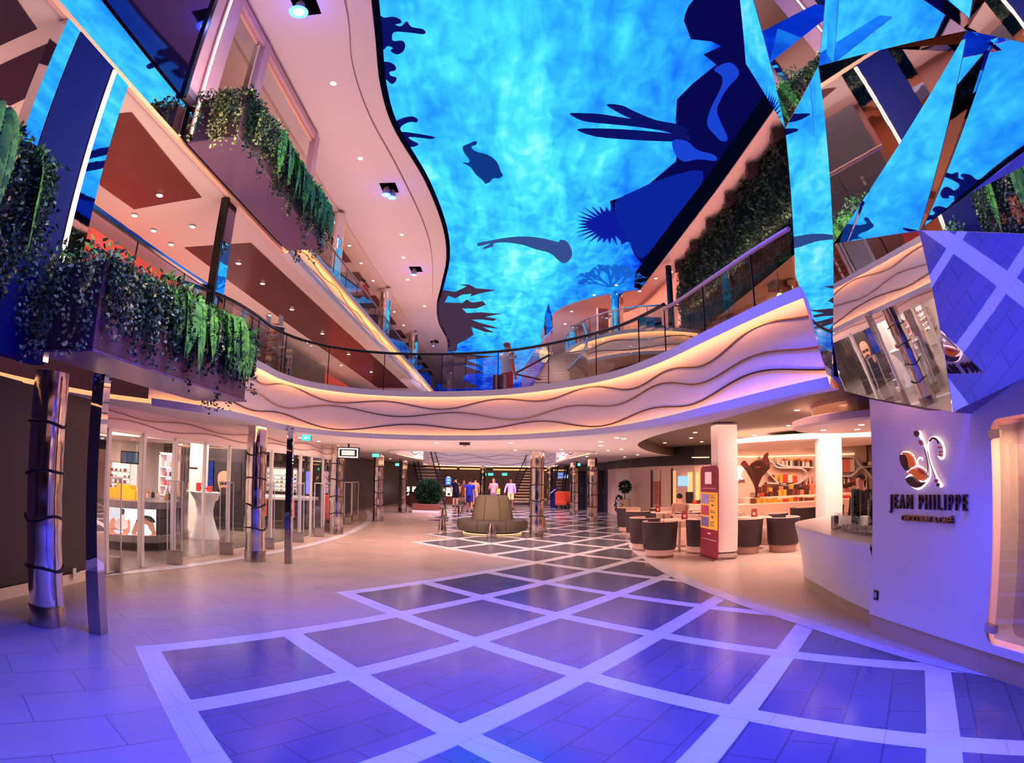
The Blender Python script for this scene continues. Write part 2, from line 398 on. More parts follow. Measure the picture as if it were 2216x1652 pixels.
# ================================================================ DECK 3 (left gallery)
Z3, Z4 = 5.9, 6.62
e3 = cr([(-4.5, -8.9), (-4.5, 3), (-4.5, 9), (-4.5, 20), (-4.5, 34), (-4.9, 44), (-6, 52)], 5)
mb = MB(); mb.flat([[(p.x, p.y) for p in e3]+[(-13.5, 52), (-13.5, -8.9)]], Z3, True); ce2 = struct(mb.build('ceiling', mat('ceiling_salmon', (206, 178, 166), .55)))
for (ya, yb) in ((5.5, 7.6), (10.0, 28.5), (30, 46)):
    a = [(-4.95, ya), (-4.95, yb), (-6.45, yb), (-6.45, ya+.0)] if ya != 5.5 else [(-4.75, 5.4), (-4.98, 7.95), (-6.45, 8.1), (-6.5, 7.1), (-5.4, 5.3)]
    m = MB(); m.prism(a, Z3-.012, Z3-.004); struct(m.build('ceiling_panel', BROWNP, ce2))
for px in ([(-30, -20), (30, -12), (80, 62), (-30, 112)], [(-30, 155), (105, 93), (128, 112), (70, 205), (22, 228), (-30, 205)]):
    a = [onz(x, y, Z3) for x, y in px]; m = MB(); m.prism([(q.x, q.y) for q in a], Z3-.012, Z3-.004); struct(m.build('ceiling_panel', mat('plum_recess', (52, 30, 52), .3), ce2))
mb = MB(); mb.flat([[(p.x, p.y) for p in e3]+[(-13.5, 52), (-13.5, -8.9)]], Z4); struct(mb.build('floor', mat('deck3_floor', (130, 95, 90), .7)))
k3 = min(range(len(e3)), key=lambda i: abs(e3[i].y-8.2))
# near stretch is mirror clad, the far stretch is the lit wave fascia
m = MB(); m.wall([(-4.5, -8.9), (-4.5, 8.2)], Z3+.04, Z4-.15); struct(m.build('trim_4', MIRROR))
m = MB(); m.box(-4.52, -4.46, -8.9, 10.6, Z3-.02, Z3+.05); struct(m.build('trim_5', mat('peach_trim', (240, 180, 150), .4)))
p3 = resample(cr([(-4.5, 10.5), (-4.5, 20), (-4.5, 34), (-4.9, 44), (-6, 52)], 6), .5)
fascia(p3, Z3, 6.45, 1, 'trim_6', wr=.015)
struct(MB().box(-9.1, -9, -8.9, 55, Z4, 9.3).build('wall_left', mat('gallery_wall', (205, 165, 150), .6)))

# ================================================================ TOP CEILING AND LED SCREEN
ZT = 9.3
ledL = [(-2.3, -8.8), (-2.3, 3), (-2.35, 6.5), (-2.5, 8.2), (-2.72, 10.0), (-2.72, 11.7), (-2.35, 14.3), (-2.2, 17.4), (-2.38, 20.2), (-2.9, 23.2), (-3.4, 26), (-3.7, 29.3), (-3.72, 34.0), (-4.6, 40), (-6.0, 48), (-6.6, 54)]
ledR = [(3.6, 54), (2.6, 44), (1.95, 37), (1.6, 33), (1.6, 29.5), (2.2, 26.4), (3.6, 24.5), (5.2, 23.4)]
ll = cr(ledL, 5); lr = cr(ledR, 5)
led = [(p.x, p.y) for p in ll]+[(p.x, p.y) for p in lr]+[(5.5, 14), (5.55, 10), (5.55, -8.8)]
mb = MB(); mb.flat([[(-13.5, -8.95), (-13.5, 61), (13.5, 61), (13.5, -8.95)], led], ZT, True); mb.wall(led, ZT, ZT+.06, True)
ce3 = struct(mb.build('ceiling', mat('ceiling_white', (206, 186, 186), .6)))
st = cr([(-2.85, -8.8), (-2.85, 4), (-2.85, 7.3), (-3.12, 9.2), (-3.15, 11.1), (-2.94, 13.5), (-2.75, 17), (-2.86, 19.9), (-3.4, 24.3), (-4.2, 28.5), (-4.4, 33), (-5.4, 40), (-6.7, 48)], 6)
mb = MB(); mb.flat([[(p.x, p.y) for p in st]+[(-13.4, 48), (-13.4, -8.8)]], ZT-.05, True); mb.wall([(p.x, p.y) for p in st], ZT-.05, ZT)
struct(mb.build('ceiling', MATS['ceiling_white'], ce3))
# raised bead and lower gallery soffit along the promenade edge
mb = MB(); mb.box(-13.4, -5.1, -8.8, 48, ZT-.16, ZT-.055); struct(mb.build('ceiling', MATS['ceiling_salmon'], ce3))
for y0 in range(12, 44, 3):
    struct(MB().box(-7.3, -5.75, y0, y0+1.9, ZT-.18, ZT-.165).build('ceiling_panel', BROWNP, ce3))

def led_material():
    m = bpy.data.materials.new('led_water'); m.use_nodes = True; nt = m.node_tree; nt.nodes.clear(); N = nt.nodes; L = nt.links
    tc = N.new('ShaderNodeTexCoord')
    def noise(sx, sy, sc_, det, rz=0., dist=0.):
        mp = N.new('ShaderNodeMapping'); mp.inputs['Scale'].default_value = (sx, sy, 1); mp.inputs['Rotation'].default_value = (0, 0, rz)
        n = N.new('ShaderNodeTexNoise'); n.inputs['Scale'].default_value = sc_; n.inputs['Detail'].default_value = det; n.inputs['Distortion'].default_value = dist
        L.new(tc.outputs['Object'], mp.inputs[0]); L.new(mp.outputs[0], n.inputs['Vector']); return n
    n1 = noise(1, .8, .22, 3, .3)              # broad light and shade
    n2 = noise(2.4, .5, .6, 3.5, .12, .55)     # streaks along the ship
    n3 = noise(1.5, .9, 1.5, 3, -.2, .6)     # fine ripples
    def mth(op, a, b=None, c=None):
        k = N.new('ShaderNodeMath'); k.operation = op
        for i, v in enumerate((a, b, c)):
            if v is None: continue
            if isinstance(v, (int, float)): k.inputs[i].default_value = v
            else: L.new(v, k.inputs[i])
        return k.outputs[0]
    sx = N.new('ShaderNodeSeparateXYZ'); L.new(tc.outputs['Object'], sx.inputs[0])
    # brighter along the middle, deeper blue towards the right and the far end
    gx = mth('ABSOLUTE', mth('SUBTRACT', sx.outputs[0], .3)); gx = mth('MULTIPLY', gx, -.045)
    gr = mth('MULTIPLY', mth('MAXIMUM', mth('SUBTRACT', sx.outputs[0], 1.0), 0), -.05)
    gy = mth('MULTIPLY', mth('MAXIMUM', mth('SUBTRACT', 10.5, sx.outputs[1]), 0), -.03)
    gy2 = mth('MULTIPLY', mth('MAXIMUM', mth('SUBTRACT', sx.outputs[1], 27), 0), -.018)
    v = mth('MULTIPLY_ADD', n1.outputs[0], .45, .11)
    v = mth('MULTIPLY_ADD', n2.outputs[0], .65, v); v = mth('MULTIPLY_ADD', n3.outputs[0], .42, v)
    for g in (gx, gr, gy, gy2): v = mth('ADD', v, g)
    v = mth('SUBTRACT', v, .14)
    r = N.new('ShaderNodeValToRGB'); cr_ = r.color_ramp
    stops = [(.0, (4, 20, 120)), (.25, (8, 60, 215)), (.45, (30, 138, 255)), (.60, (45, 175, 255)), (.75, (70, 215, 255)), (.95, (150, 245, 255))]
    cr_.elements[0].position = stops[0][0]; cr_.elements[0].color = lin(stops[0][1])+(1,)
    cr_.elements[1].position = stops[-1][0]; cr_.elements[1].color = lin(stops[-1][1])+(1,)
    for p_, c_ in stops[1:-1]:
        e = cr_.elements.new(p_); e.color = lin(c_)+(1,)
    L.new(v, r.inputs[0])
    e = N.new('ShaderNodeEmission'); e.inputs[1].default_value = 1.0; o = N.new('ShaderNodeOutputMaterial')
    L.new(r.outputs[0], e.inputs[0]); L.new(e.outputs[0], o.inputs[0]); return m
LEDM = led_material()
ledo = top('led_screen', 'giant curved ceiling screen showing a bright blue underwater scene', 'screen')
m = MB(); m.flat([led], ZT+.05, True); m.build('display', LEDM, ledo)
def sil(name, px, matl, z=ZT+.035, smooth=3):
    pts = [onz(x, y, z) for x, y in px]; pl = cr([(p.x, p.y) for p in pts], smooth, True) if smooth else pts
    m = MB(); m.flat([[(p.x, p.y) for p in pl]], z, True); return m.build(name, matl, ledo)
SD = glow('led_deep_blue', (10, 16, 90), 1.0); SB = glow('led_mid_blue', (8, 40, 150), 1.0); SP = glow('led_grey_violet', (72, 62, 110), .8)  # flat picture colours for dark shapes shown on the screen
SN = glow('led_navy', (6, 6, 70), 1.0); SK = glow('led_brown', (70, 50, 72), .8); SBK = glow('led_black', (3, 5, 22), 1.); SHI = glow('led_highlight', (60, 140, 250), 1.0)
# dark margin along the left edge
mg = MB(); la = ll[8:62]; mg.sheet([(p.x, p.y, ZT+.03) for p in la], [(p.x, p.y, ZT+.03) for p in offset(la, .13)]); mg.build('screen_margin', SBK, ledo)
# black margin along the right edge, navy rock beside it
sil('rock_silhouette', [(1765, -14), (1545, -14), (1545, 0), (1480, 45), (1495, 85), (1540, 90), (1560, 100), (1522, 118), (1550, 140), (1500, 180), (1465, 215), (1462, 260), (1470, 310), (1462, 350), (1385, 415), (1320, 435), (1330, 510), (1362, 525), (1372, 550), (1395, 580), (1388, 620), (1400, 612), (1480, 510), (1585, 365), (1676, 240), (1760, 100)], SN, ZT+.04, 0)
sil('rock_silhouette', [(1500, 0), (1545, 0), (1570, 30), (1545, 55), (1500, 60), (1480, 45)], SN)
sil('screen_margin', [(1389, 628), (1480, 508), (1562, 394), (1676, 238), (1775, 90), (1740, 80), (1640, 225), (1540, 370), (1455, 480), (1375, 590), (1372, 622)], SBK, ZT+.03, 0)
sil('rock_highlight', [(1545, 150), (1580, 135), (1600, 160), (1575, 190), (1560, 215), (1552, 245), (1575, 300), (1560, 305), (1545, 290), (1530, 270), (1538, 235), (1560, 190), (1562, 165)], glow('led_rock', (22, 60, 190), 1.), ZT+.03)
sil('rock_highlight', [(1455, 305), (1485, 305), (1510, 325), (1545, 335), (1550, 348), (1510, 345), (1480, 350), (1462, 335)], MATS['led_rock'], ZT+.03)
sil('rock_highlight', [(1330, 440), (1380, 410), (1440, 385), (1520, 370), (1500, 430), (1440, 500), (1390, 560), (1365, 530), (1345, 490)], glow('led_rock2', (8, 32, 140), 1.), ZT+.032)
# kelp reaching left
sil('coral_silhouette', [(1232, 246), (1262, 245), (1300, 247), (1350, 255), (1400, 262), (1450, 272), (1490, 290), (1488, 300), (1440, 285), (1380, 275), (1310, 268), (1262, 262)], SD)
sil('coral_silhouette', [(1312, 227), (1345, 228), (1375, 242), (1420, 260), (1470, 270), (1490, 285), (1450, 282), (1400, 270), (1350, 250)], SD)
sil('coral_silhouette', [(1248, 280), (1300, 278), (1380, 282), (1460, 290), (1492, 298), (1488, 306), (1440, 306), (1370, 303), (1290, 296)], SD)
# spiny anemone
cx0, cy0 = 1300, 487; sp = []
for k in range(40):
    a = 1.25+k*(4.0/39); rr = (74 if k % 2 == 0 else 42)*(1+.12*math.sin(k*2.7)); sp.append((cx0+18+math.cos(a)*rr*1.05, cy0-math.sin(a)*rr*.62))
sp += [(1345, 530), (1400, 500), (1385, 430), (1345, 436)]
sil('anemone_silhouette', sp, glow('led_anemone', (10, 24, 140), 1.), ZT+.033, 0)
# turtle and shark
sil('turtle_silhouette', [(1012, 312), (1030, 305), (1031, 313), (1020, 318), (1030, 328), (1055, 335), (1075, 350), (1084, 372), (1088, 380), (1080, 386), (1068, 386), (1060, 394), (1050, 398), (1046, 392), (1030, 378), (1018, 362), (1001, 352), (1014, 352), (1015, 345), (1004, 330), (1001, 318)], glow('led_turtle', (12, 50, 120), 1.))
sil('shark_silhouette', [(1036, 533), (1035, 526), (1060, 521), (1100, 514), (1140, 512), (1180, 517), (1208, 524), (1212, 519), (1228, 524), (1238, 545), (1235, 560), (1222, 570), (1210, 565), (1190, 548), (1160, 540), (1130, 530), (1095, 525), (1068, 527), (1068, 533), (1048, 539), (1046, 536), (1062, 527)], glow('led_shark', (48, 72, 130), 1.))
# left side corals
for px in ([(808, 30), (830, 38), (850, 36), (866, 42), (868, 50), (855, 53), (868, 57), (880, 46), (890, 58), (915, 63), (921, 71), (912, 74), (880, 70), (852, 70), (850, 88), (870, 88), (877, 98), (872, 112), (858, 118), (845, 110), (850, 104), (838, 100), (830, 108), (812, 105)],
           [(815, 138), (840, 134), (855, 142), (856, 152), (843, 156), (846, 164), (858, 168), (855, 178), (846, 182), (835, 172), (822, 178)],
           [(852, 270), (870, 256), (892, 252), (904, 258), (902, 265), (888, 264), (870, 272), (866, 284), (880, 286), (920, 292), (941, 297), (932, 301), (905, 298), (885, 297), (890, 303), (906, 312), (894, 318), (880, 316), (862, 300)]):
    sil('coral_silhouette', px, SD)
sil('coral_silhouette', [(958, 628), (985, 632), (1010, 620), (992, 616), (1015, 616), (1030, 624), (1074, 628), (1040, 635), (1018, 642), (1020, 636), (1000, 638), (985, 646), (970, 640), (962, 655), (1000, 656), (1010, 648), (1020, 655), (1045, 652), (1052, 660), (1030, 668), (1000, 668), (1010, 678), (1040, 676), (1062, 678), (1088, 679), (1065, 683), (1050, 686), (1075, 690), (1068, 695), (1045, 692), (1020, 692), (1035, 698), (1065, 706), (1080, 712), (1060, 710), (1045, 708), (1070, 720), (1050, 719), (1020, 708), (1025, 725), (1010, 735), (990, 745), (988, 760), (972, 762), (960, 745), (948, 720), (943, 690), (946, 660)], SK, ZT+.03, 0)
sil('coral_silhouette', [(975, 762), (1000, 765), (1040, 770), (1076, 771), (1040, 776), (1010, 780), (1048, 795), (1000, 790), (1050, 808), (1010, 810), (1000, 822), (1040, 838), (1000, 842), (960, 842), (952, 810), (958, 780)], SK, ZT+.03, 0)
# faint branching gorgonian near the far right corner
rg = random.Random(3); gb = MB()
def branch(x, y, a, l, d):
    if d == 0: return
    x2, y2 = x+math.cos(a)*l, y-math.sin(a)*l*.55
    A, B = onz(x, y, ZT+.03), onz(x2, y2, ZT+.03); n = (B-A).normalized().cross(Vector((0, 0, 1)))*(.02+.008*d)
    gb.add([A-n, A+n, B+n, B-n], [(0, 1, 2, 3)])
    for k in range(3): branch(x2, y2, a+rg.uniform(-.6, .6), l*rg.uniform(.6, .85), d-1)
for a in (2.7, 2.2, 1.6, 1.1, .6): branch(1322, 622, a, 28, 5)
gb.build('coral_silhouette', glow('led_gorgonian', (18, 90, 190), 1.), ledo)

# right: pale soffit between the screen and the green wall, then the green wall
ch = struct(MB().box(6.1, 6.3, -8.9, 20.6, 6.55, 9.3).build('wall_right', mat('green_wall_backing', (14, 26, 22), .9)))
# ================================================================ RIGHT GALLERY, DECK 2 (restaurant)
mb = MB(); mb.flat([[(6.1, -8.8), (6.1, 19.4), (5.6, 19.4), (4.6, 21), (4.6, 61), (13.4, 61), (13.4, -8.8)]], 6.55, True); ce4 = struct(mb.build('ceiling', mat('ceiling_restaurant', (190, 150, 130), .6)))
for y0 in (4, 7.2, 10.4, 13.6, 16.8): struct(MB().box(6.6, 12.5, y0, y0+.5, 6.38, 6.56).build('ceiling_beam', mat('beam_wood', (150, 105, 80), .5), ce4))
struct(MB().box(10.5, 10.6, -8.8, 24, 3.3, 6.55).build('wall_right', mat('restaurant_wall', (110, 70, 55), .6)))
# ================================================================ RAILINGS
def rail(name, path, z0, z1, label, group=None, inset=.03, hr=.028, hmat=None, pane=1.25, cat='railing', posts=True, glass=None):
    t = top(name, label, cat, group)
    rs = resample(path, .25)
    m = MB(); m.tube([(p[0], p[1], z1) for p in rs], hr, 8); m.build('handrail', hmat or BLACK, t, True)
    m = MB(); m.wall(rs, z0, z1-hr); m.build('glass_panel', glass or GLASS, t)
    if posts:
        for i in range(0, len(rs), max(1, int(pane/.25))):
            MB().box(rs[i][0]-.008, rs[i][0]+.008, rs[i][1]-.008, rs[i][1]+.008, z0, z1).build('panel_joint', BLACK, t)
    return t
pf = offset(fa[i0:], -.06)
kk = min(range(len(pf)), key=lambda i: (pf[i]-Vector((2.2, 8.6))).length)
rail('glass_balustrade', pf[:kk+1], 3.46, 4.3, 'curved glass balustrade with a dark handrail along the bridge in the middle', 'deck two balustrades')
PEACH = mat('peach_rail', (225, 170, 150), .4)
ke = min(range(len(pf)), key=lambda i: (pf[i]-Vector((2.85, 5.42))).length)
rail('glass_balustrade', pf[kk:ke+1], 3.46, 4.22, 'glass balustrade with a pale handrail rising on the right above the wavy fascia', 'deck two balustrades', hmat=PEACH)
BLUER = mat('chrome_rail', (225, 225, 230), .12, 1.)
rail('glass_balustrade', [(-4.6, 3.5), (-4.6, 10.4), (-4.35, 10.7)], 3.4, 4.38, 'glass balustrade with a bright steel handrail behind the hanging planter on the left', 'deck two balustrades', hmat=BLUER, hr=.042)
rail('glass_balustrade', [(-4.62, 10.6), (-4.62, 20), (-4.62, 34), (-5.0, 44)], 6.45, 7.35, 'glass balustrade of the upper left gallery, running away towards the far end', hmat=STEEL)

# ================================================================ CHROME COLUMNS
def column(x, y, h, label, r=.19, group='mirror steel columns with black bands', n=4, z0=0, seed=0, bands=True, name='chrome_column'):
    t = top(name, label, 'column', group, (x, y, z0))
    rr = random.Random(seed)
    pr = [(r+.012, 0), (r+.012, .20), (r, .21)]
    k = 28
    for i in range(k+1): pr.append((r*(1+.012*math.sin(i*1.3+seed)), .21+(h-.21)*i/k))
    sh = MB().lathe(pr[2:], 40).build('shaft', CHROME, t, True)
    MB().lathe([(r+.014, 0), (r+.014, .2), (r+.004, .215)], 40).build('base_ring', STEEL, sh, True)
    if bands:
        for b in range(n):
            z = h*(.24+.185*b)+rr.uniform(-.02, .02); ph = rr.uniform(0, 6)
            pts = [((r+.016)*math.cos(a), (r+.016)*math.sin(a), z+.022*math.sin(a*2+ph)+.012*math.sin(3*a+ph*2)) for a in [2*PI*i/36 for i in range(36)]]
            MB().tube(pts, .014, 6, True).build('band', BLACK, t, True)
    return t
cols = [(-4.54, 4.75, 'large mirror steel column nearest the camera, in front of the dark wall at left', 1),
        (-4.70, 10.59, 'mirror steel column standing before the shop window poster, second along the left', 2),
        (-4.86, 16.58, 'mirror steel column beside the lit shop sign, third along the left', 3),
        (-4.87, 22.1, 'mirror steel column in front of the dark brown wall, fourth along the left', 4),
        (-4.96, 27.73, 'mirror steel column left of the planter and stairs, fifth along the left', 5),
        (.75, 17.47, 'mirror steel column standing right of the round grey ottoman', 6),
        (2.92, 28.08, 'mirror steel column further back on the right, left of its twin', 7),
        (3.16, 23.53, 'mirror steel column on the right at the edge of the dark tiles', 8)]
for x, y, l, s in cols: column(x, y, Z1, l, r=.19 if s != 6 else .2, seed=s)
column(-1.95, 42, Z1, 'slim mirror steel column far back behind the people', r=.2, seed=11)
column(2.4, 37.5, Z1, 'mirror steel column far back beside the right-hand stairs', r=.2, seed=12)
# upper gallery columns
for x, y, z, l in ((-5.15, 15.9, 6.62, 'pink upper gallery column nearest, reflecting blue light'), (-5.15, 23.2, 6.62, 'upper gallery column second along, above the lit ledge'), (-5.15, 30.6, 6.62, 'upper gallery column furthest along the left side')):
    column(x, y, 9.12-z, l, r=.24, z0=z, group='upper gallery columns', bands=False, name='gallery_column', seed=int(y))

# square steel-clad posts on the left
def post(x, y, w_, h, low, label):
    t = top('steel_post', label, 'post', None, (x, y, 0), .12)
    MB().rbox(-w_/2, w_/2, -w_/2, w_/2, 0, low, .006).build('base_sleeve', STEEL, t)
    MB().box(-w_/2+.008, w_/2-.008, -w_/2+.008, w_/2-.008, low, h).build('mirror_shaft', MIRROR, t)
    return t
post(-3.93, 4.86, .15, 2.5, .62, 'square mirror post with a steel sleeve, next to the nearest column')
post(-4.06, 10.69, .13, 2.5, .62, 'slim square mirror post in front of the shop, right of the second column')

# ================================================================ LEFT MIRROR PYLON, LIGHT STRIPS, FRAMED SCREEN
NEON = glow('neon_core', (255, 205, 180), 3.2, sample=True)
NAVYP = mat('navy_panel', (12, 20, 100), .5, spec=.08)
t = top('mirror_pylon', 'tall dark blue pylon with mirror edges hanging at the upper left', 'pylon')
MB().box(-4.62, -4.45, 3.52, 3.76, 2.75, Z3-.02).build('mirror_edge', MIRROR, t)
MB().box(-4.62, -4.44, 3.765, 4.5, 2.53, Z3-.02).build('panel', NAVYP, t)
MB().box(-4.62, -4.45, 4.505, 4.84, 2.75, Z3-.02).build('mirror_edge', MIRROR, t)
t = top('light_strip', 'twin glowing pink strip light running down the dark blue pylon', 'strip light', 'vertical strip lights')
for dy in (-.02, .02): MB().tube([(-4.425, 4.5+dy, 2.56), (-4.425, 4.5+dy, Z3-.05)], .014, 8).build('tube', NEON, t)
MB().box(-4.44, -4.43, 4.455, 4.545, 2.55, Z3-.04).build('backing', BLACK, t)
t = top('light_strip', 'single glowing pink strip light beside the upper hanging planter', 'strip light', 'vertical strip lights')
MB().tube([(-4.4, 6.4, 6.1), (-4.4, 6.4, 9.2)], .018, 8).build('tube', NEON, t)
MB().box(-4.43, -4.415, 6.35, 6.45, 6.1, 9.2).build('backing', mat('pink_backing', (150, 90, 120), .4), t)
t = top('glossy_wall_panel', 'dark purple glossy panel on the upper left gallery edge', 'panel')
MB().box(-4.6, -4.47, -8, 6.0, Z4-.12, 9.12).build('panel', mat('dark_gloss', (70, 55, 120), .05, .95), t)
MB().box(-4.62, -4.43, 6.0, 6.07, Z4-.12, 9.12).build('edge_trim', mat('navy_trim', (15, 12, 40), .2), t)
t = top('framed_screen', 'pale pink framed partition with openings on the upper left gallery', 'partition')
PK = mat('pink_frame', (190, 150, 165), .4)
for ya, yb in ((6.1, 6.85), (8.0, 8.25), (11.35, 11.6)): MB().box(-4.58, -4.44, ya, yb, Z4-.02, 9.12).build('post', PK, t)
MB().box(-4.58, -4.45, 6.85, 11.35, 8.98, 9.12).build('top_rail', PK, t)
MB().box(-4.6, -4.5, 7.85, 7.99, Z4, 8.98).build('mirror_strip', MIRROR, t)
MB().box(-4.56, -4.52, 6.87, 7.84, 8.9, 8.975).build('top_light', mat('peach_trim', (240, 180, 150), .4), t)
MB().box(-4.56, -4.52, 8.27, 11.33, 8.9, 8.975).build('top_light', MATS['peach_trim'], t)
t = top('hanging_mirror', 'narrow mirror blade hanging between the two left planters', 'mirror')
MB().box(-4.62, -4.5, 8.06, 8.36, 4.0, Z3-.02).build('blade', MIRROR, t)
MB().box(-4.62, -4.49, 8.0, 8.055, 4.0, Z3-.02).build('edge', BLACK, t)

# ================================================================ HANGING PLANTERS
def leafmat(name, rgb, rgb2):
    m = bpy.data.materials.new(name); m.use_nodes = True; nt = m.node_tree; N = nt.nodes; L = nt.links; b = N['Principled BSDF']
    g = N.new('ShaderNodeNewGeometry'); mx = N.new('ShaderNodeMix'); mx.data_type = 'RGBA'
    mx.inputs[6].default_value = lin(rgb)+(1,); mx.inputs[7].default_value = lin(rgb2)+(1,)
    L.new(g.outputs['Random Per Island'], mx.inputs[0]); L.new(mx.outputs[2], b.inputs['Base Color'])
    b.inputs['Roughness'].default_value = .45; MATS[name] = m; return m
IVY = leafmat('ivy_leaf', (100, 120, 62), (190, 190, 130)); FERN = leafmat('fern_leaf', (40, 100, 48), (110, 190, 80)); EUC = leafmat('blue_leaf', (30, 58, 54), (120, 146, 120)); DARKL = leafmat('dark_leaf', (12, 30, 24), (40, 74, 50))
def leaf(mb, p, d, n, l, w_):
    """pointed leaf polygon at p along d"""
    d = d.normalized(); s = d.cross(n)
    if s.length < 1e-4: s = d.orthogonal()
    s = s.normalized(); nn = s.cross(d)
    mb.add([p, p+d*l*.3+s*w_*.5+nn*w_*.1, p+d*l*.65+s*w_*.38, p+d*l, p+d*l*.65-s*w_*.38, p+d*l*.3-s*w_*.5+nn*w_*.1], [(0, 1, 2, 3, 4, 5)])
def rv(rr, s=1.): return Vector((rr.gauss(0, s), rr.gauss(0, s), rr.gauss(0, s)))
def strand(mb, rr, p, out, length, size, dens, spread=.03, kind='ivy'):
    v = Vector(out)*.5+Vector((0, 0, .5)); q = Vector(p); n = int(length/.03); step = length/n
    for i in range(n):
        v = (v*.82+Vector((0, 0, -1))*.25+rv(rr, .05)); q = q+v.normalized()*step
        for k in range(dens):
            d = (Vector(out)*.6+rv(rr, .7)+Vector((0, 0, -.5)))
            leaf(mb, q+rv(rr, spread), d, rv(rr), size*rr.uniform(.6, 1.3), size*.8)
def frond(mb, rr, p, out, length, w_):
    v = Vector(out)*.7+Vector((0, 0, .8)); q = Vector(p); n = 26; step = length/n
    for i in range(n):
        v = v*.86+Vector((0, 0, -1))*.20+rv(rr, .02); u = v.normalized(); q = q+u*step
        side = u.cross(Vector((out[0], out[1], .2))).normalized()
        l = w_*math.sin(PI*min(1, (i+2)/n)**.8)+.01
        for s in (-1, 1):
            leaf(mb, q, side*s+u*.5, Vector(out), l, step*1.7)
def planter(name, label, x0, x1, y0, y1, z0, z1, seed, ivy=42, fern=15, mound=800, group='hanging planters', ferny=(0, 1), boxm=None, ends=True, drop=.75):
    rr = random.Random(seed)
    t = top(name, label, 'planter', group)
    tg = MB().rbox(x0, x1, y0, y1, z0, z1, .015).build('trough', boxm or mat('plum_trough', (98, 68, 86), .3), t)
    MB().box(x0-.05, x1+.02, y0-.02, y1+.02, z0-.03, z0-.004).build('base_plate', mat('plum_base', (120, 86, 112), .3), tg)
    a = MB(); b = MB(); c = MB(); d = MB()
    L_ = y1-y0
    for k in range(int(mound*L_)):      # mound on top
        y = rr.uniform(y0-.1, y1+.1); h = .25+.16*math.sin(y*3.1+seed)+.08*math.sin(y*7); x = rr.uniform(x0-.05, x1+.12)
        p = Vector((x, y, z1+rr.uniform(-.12, h)*(1-abs((x-(x0+x1)/2)/(x1-x0))*.9)))
        leaf(rr.choice((c, c, d, b)), p, rv(rr)+Vector((.5, 0, .1)), rv(rr), rr.uniform(.05, .10), .035)
    for k in range(int(ivy*L_)):
        y = rr.uniform(y0, y1); u = (y-y0)/L_
        m = rr.choice((a, c, c, d, d))
        strand(m, rr, (x1-.03, y, z1), (1, rr.gauss(0, .25), 0), rr.uniform(.25, drop)*(1 if rr.random() < .8 else 1.4), rr.uniform(.035, .055), 2 if m is a else 3)
    if ends:
        for k in range(22):
            x = rr.uniform(x0, x1); strand(rr.choice((a, a, c)), rr, (x, y0+.02, z1), (rr.gauss(0, .2), -1, 0), rr.uniform(.3, 1.0), .045, 2)
            if k < 12: strand(rr.choice((a, d)), rr, (x, y1-.02, z1), (.5+rr.gauss(0, .2), 1, 0), rr.uniform(.4, 1.1), .05, 2)
    for k in range(int(fern*L_)):
        u = rr.uniform(*ferny); y = y0+L_*u
        frond(b, rr, (x1-.05, y, z1+rr.uniform(0, .15)), (1, rr.gauss(0, .5), 0), rr.uniform(.35, .95)*drop/.75, rr.uniform(.09, .14))
    for q in (a.build('ivy', IVY, t), b.build('fern', FERN, t), c.build('blue_foliage', EUC, t), d.build('dark_foliage', DARKL, t)): q['kind'] = 'stuff'
    return t
planter('hanging_planter', 'large plum planter box spilling ferns and ivy, hanging low on the left', -4.3, -3.55, 4.2, 7.5, 2.62, 3.42, 21, ferny=(.35, 1))
planter('hanging_planter', 'upper plum planter box of trailing greenery below the pink partition', -4.3, -3.6, 6.3, 10.4, 5.9, 6.6, 22, ferny=(.3, 1), drop=.8)
planter('hanging_planter', 'planter at the left edge of the view, mostly a curtain of hanging leaves', -4.42, -3.95, 2.6, 3.6, 3.75, 4.0, 23, ivy=60, fern=3, drop=1.1)

# ================================================================ GREEN WALL, SPEAKERS, BLACK COLUMN
rr = random.Random(5); ga = MB(); gb_ = MB()
for k in range(15000):
    y = rr.uniform(3.5, 20.5); z = rr.uniform(6.55, 9.22)
    bump_ = .05+.05*math.sin(y*2.3+z*3)+.05*math.sin(y*5.1-z*4)
    p = Vector((6.1-abs(bump_)-rr.uniform(0, .08), y, z)); m = gb_ if math.sin(y*1.7+z*2.1)+rr.gauss(0, .6) > 0 else ga
    leaf(m, p, Vector((-.5, rr.gauss(0, .7), -.4+rr.gauss(0, .5))), Vector((-1, 0, .3)), rr.uniform(.08, .15), .07)
t = top('living_wall', 'dark green living plant wall along the upper right side', 'plant wall')
ga.build('foliage', leafmat('wall_leaf_dark', (16, 34, 30), (36, 66, 50)), t); gb_.build('foliage', leafmat('wall_leaf', (24, 50, 38), (62, 96, 70)), t)
MB().box(6.02, 6.1, 3.5, 20.5, 9.2, 9.26).build('top_track', BLACK, t)
for k, y in enumerate((10.9, 12.6, 14.3, 16.1, 17.9, 19.8)):
    s = top('ceiling_speaker', ['black angular speaker under the upper right soffit, nearest the mirror facets', 'second black speaker along the soffit over the plant wall', 'third black speaker along the soffit over the plant wall', 'fourth black speaker along the soffit over the plant wall', 'fifth black speaker along the soffit over the plant wall', 'black speaker furthest along the soffit, by the black post'][k], 'speaker', 'speakers along the soffit', (5.86, y, 9.08))
    m = MB(); m.prism([(-.16, -.12), (.1, -.22), (.16, .12), (-.08, .24)], -.17, .1); m.build('cabinet', mat('speaker_black', (34, 26, 34), .5), s)
    MB().tube([(0, 0, .1), (0, 0, .22)], .02, 6).build('bracket', BLACK, s)
t = top('black_post', 'slim black post at the far end of the plant wall', 'post', None, (5.5, 19.9, 0))
MB().lathe([(.12, 6.5), (.11, 7.5), (.11, 9.1)], 12).build('shaft', mat('post_navy', (12, 22, 34), .3), t)

